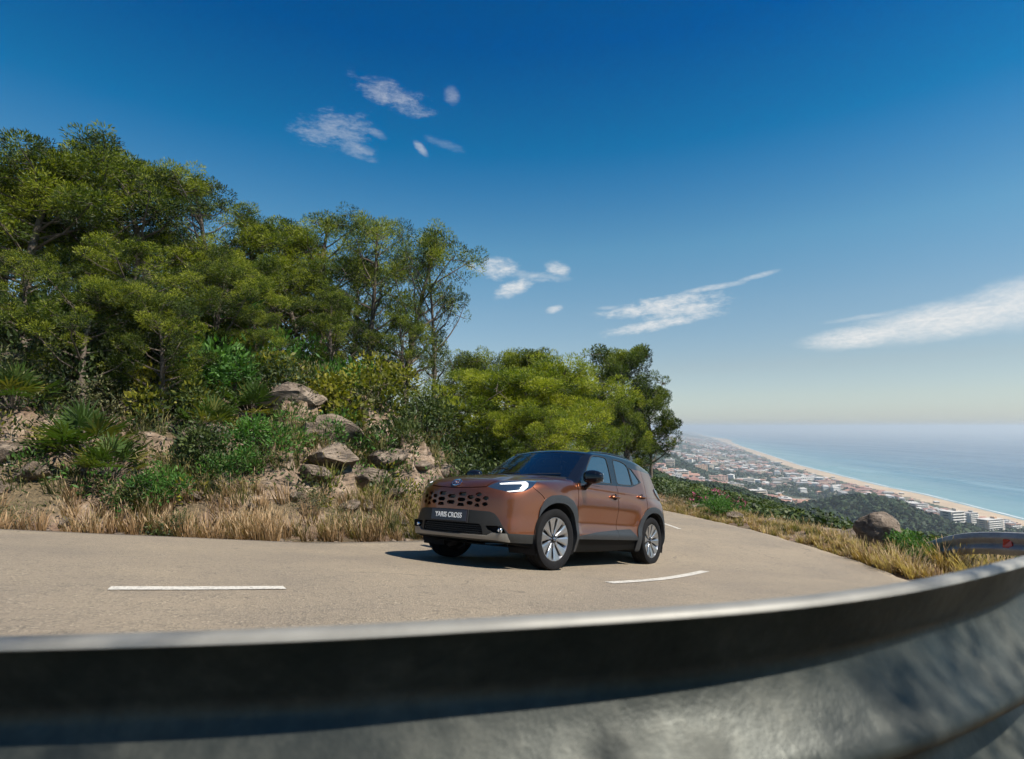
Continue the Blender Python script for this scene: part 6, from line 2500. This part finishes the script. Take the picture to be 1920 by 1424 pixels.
    # ---- door handles
    for o, s, frontd in door_objs:
        hx = -1.40 if frontd else -2.235
        hz = .895 if frontd else .948
        yy = .858 if frontd else .846
        pts = [(hx + .095, s * yy * .985, hz), (hx + .085, s * (yy + .018), hz), (hx + .03, s * (yy + .030), hz + .002), (hx - .04, s * (yy + .030), hz + .002), (hx - .09, s * (yy + .016), hz), (hx - .10, s * yy * .985, hz)]
        mb = MB().tube(catmull(pts, 4), .0165, 10, True, 1.25)
        mb.build('handle', M_paint, o, True)
        mb = MB().lathe([(0, 0), (.03, .002), (.040, .007), (.043, .010)], 20, 'Y')
        mb.v = [(x, s * y, z) for x, y, z in mb.v]
        q = mb.build('handle_recess', M_dark, o, True)
        q.location = (hx - .005, s * (yy - .004), hz + .0)
    # ---- mirrors
    for s in (1, -1):
        bm = bmesh.new()
        bmesh.ops.create_uvsphere(bm, u_segments=28, v_segments=18, radius=1)
        for v in bm.verts:
            p = v.co
            x = math.copysign(abs(p.x) ** .75, p.x) * .085
            y_ = math.copysign(abs(p.y) ** .62, p.y) * .142
            z_ = math.copysign(abs(p.z) ** .72, p.z) * .088
            # rear face flat, outer end narrower
            x = x if x > 0 else x * .45
            t = (y_ / .128 + 1) / 2
            z_ *= 1.0 - .25 * max(0, t - .55) * 2
            z_ = z_ if z_ > 0 else z_ * .9
            x *= 1 - .25 * t
            v.co = (x, s * y_, z_)
        if s < 0:
            bmesh.ops.reverse_faces(bm, faces=bm.faces)
        me = bpy.data.meshes.new('mirror')
        bm.to_mesh(me); bm.free()
        me.materials.append(M_black)
        me.polygons.foreach_set('use_smooth', np.ones(len(me.polygons), bool))
        mo = bpy.data.objects.new('mirror', me)
        COL.objects.link(mo); mo.parent = car
        mo.location = (-.60, s * .985, 1.085)
        mo.rotation_euler = (0, 0, s * R(-8))
        MB().tube([(.0, s * -.055, -.055), (-.005, s * -.10, -.10), (-.01, s * -.15, -.13)], [.040, .030, .034], 10, True, .8).build('mirror_foot', M_black, mo, True)
        MB().box((-.036, s * .02, .0), (.008, .19, .10), bev=.003).build('mirror_glass', M_chrome, mo)
        MB().tube([(.055, s * .06, -.022), (.038, s * .108, -.020), (.0, s * .126, -.018)], .008, 8).build('indicator', mat("indicator_lens", (.6, .45, .3), .2, coat=1), mo, True)
    # ---- roof rails
    for s in (1, -1):
        ys = []
        for x in np.linspace(-1.02, -2.85, 16):
            t = (x + 1.02) / -1.83
            yy = .585 - .055 * t + (.0)
            zz = float(pch(np.array([x]), ROOF)[0]) - .045 * (yy / .6) ** 2 + .040 * math.sin(math.pi * min(1, max(0, t))) ** .35 - .030
            ys.append((x, s * yy, zz))
        MB().tube(ys, .0165, 8).build('roof_rail', M_black, car, True)
    # ---- rear spoiler
    sp = MB()
    pro = [(-3.02, 1.452), (-3.20, 1.412), (-3.285, 1.375), (-3.28, 1.362), (-3.18, 1.368), (-3.0, 1.40)]
    n = 14
    vs = []
    for i in range(n + 1):
        y = -.60 + 1.20 * i / n
        for (x, z) in pro:
            vs.append((x + .14 * (abs(y) / .6) ** 2.4, y, z - .055 * (abs(y) / .6) ** 2))
    fs = [(i * 6 + j, i * 6 + (j + 1) % 6, (i + 1) * 6 + (j + 1) % 6, (i + 1) * 6 + j) for i in range(n) for j in range(6)]
    fs += [tuple(range(6)), tuple(n * 6 + j for j in range(6))[::-1]]
    sp.add(vs, fs).build('rear_spoiler', M_black, car, True, R(50))
    # tail light red band
    for s in (1, -1):
        MB().tube([(-3.0, s * .742, 1.035), (-3.12, s * .70, 1.025), (-3.215, s * .62, 1.018), (-3.27, s * .50, 1.012)], .013, 8).build('red_light_band', M_red, car, True)
    # ---- wipers
    for y0, y1 in ((.05, .55), (-.60, -.02)):
        w = []
        for t in np.linspace(0, 1, 8):
            y = y0 + (y1 - y0) * t
            z = 1.085 + .035 * t
            x = -.37 - .17 * (y / .72) ** 2 - (z - 1.08) / .64 + .018
            w.append((x, y, z))
        MB().tube(w, .007, 6).build('wiper', M_dark, car, True)
    # ---- interior
    MB().box((-.95, 0, .93), (1.0, 1.35, .05)).box((-.62, 0, .98), (.35, 1.36, .12), bev=.03).build('dashboard', M_int, car)
    MB().box((-1.9, 0, .70), (2.2, 1.3, .04)).build('cabin_floor', M_int, car)
    for (x, y) in ((-1.42, .36), (-1.42, -.36), (-2.3, .36), (-2.3, -.36)):
        s_ = empty('seat', (x, y, .72))
        s_.parent = car
        MB().box((0.05, 0, .08), (.5, .48, .16), bev=.05).build('seat_cushion', M_int, s_)
        mbk = MB().box((-.22, 0, .36), (.14, .46, .56), bev=.06)
        mbk.build('backrest', M_int, s_)
        MB().box((-.26, 0, .70), (.10, .26, .17), bev=.04).build('headrest', M_int, s_)
    pts = [(-1.02 + .06 * math.sin(t), .36 + .18 * math.cos(t), 1.02 + .17 * math.sin(t)) for t in np.linspace(0, 2 * math.pi, 25)]
    MB().tube(pts, .016, 6, False).build('steering_wheel', M_dark, car, True)
    MB().box((-.98, 0, 1.40), (.03, .22, .06), bev=.012).build('rear_view_mirror', M_dark, car)
    # shark fin aerial
    MB().add([(-2.75, .02, 1.49), (-2.95, .03, 1.46), (-2.95, -.03, 1.46), (-2.75, -.02, 1.49), (-2.94, 0, 1.535)], [(0, 1, 4), (1, 2, 4), (2, 3, 4), (3, 0, 4), (0, 3, 2, 1)]).build('aerial', M_black, car)

    Mx = Matrix([[*CAR_R[i], CAR_T[i]] for i in range(3)] + [[0, 0, 0, 1]])
    car.matrix_world = Mx
    return car


build_car()
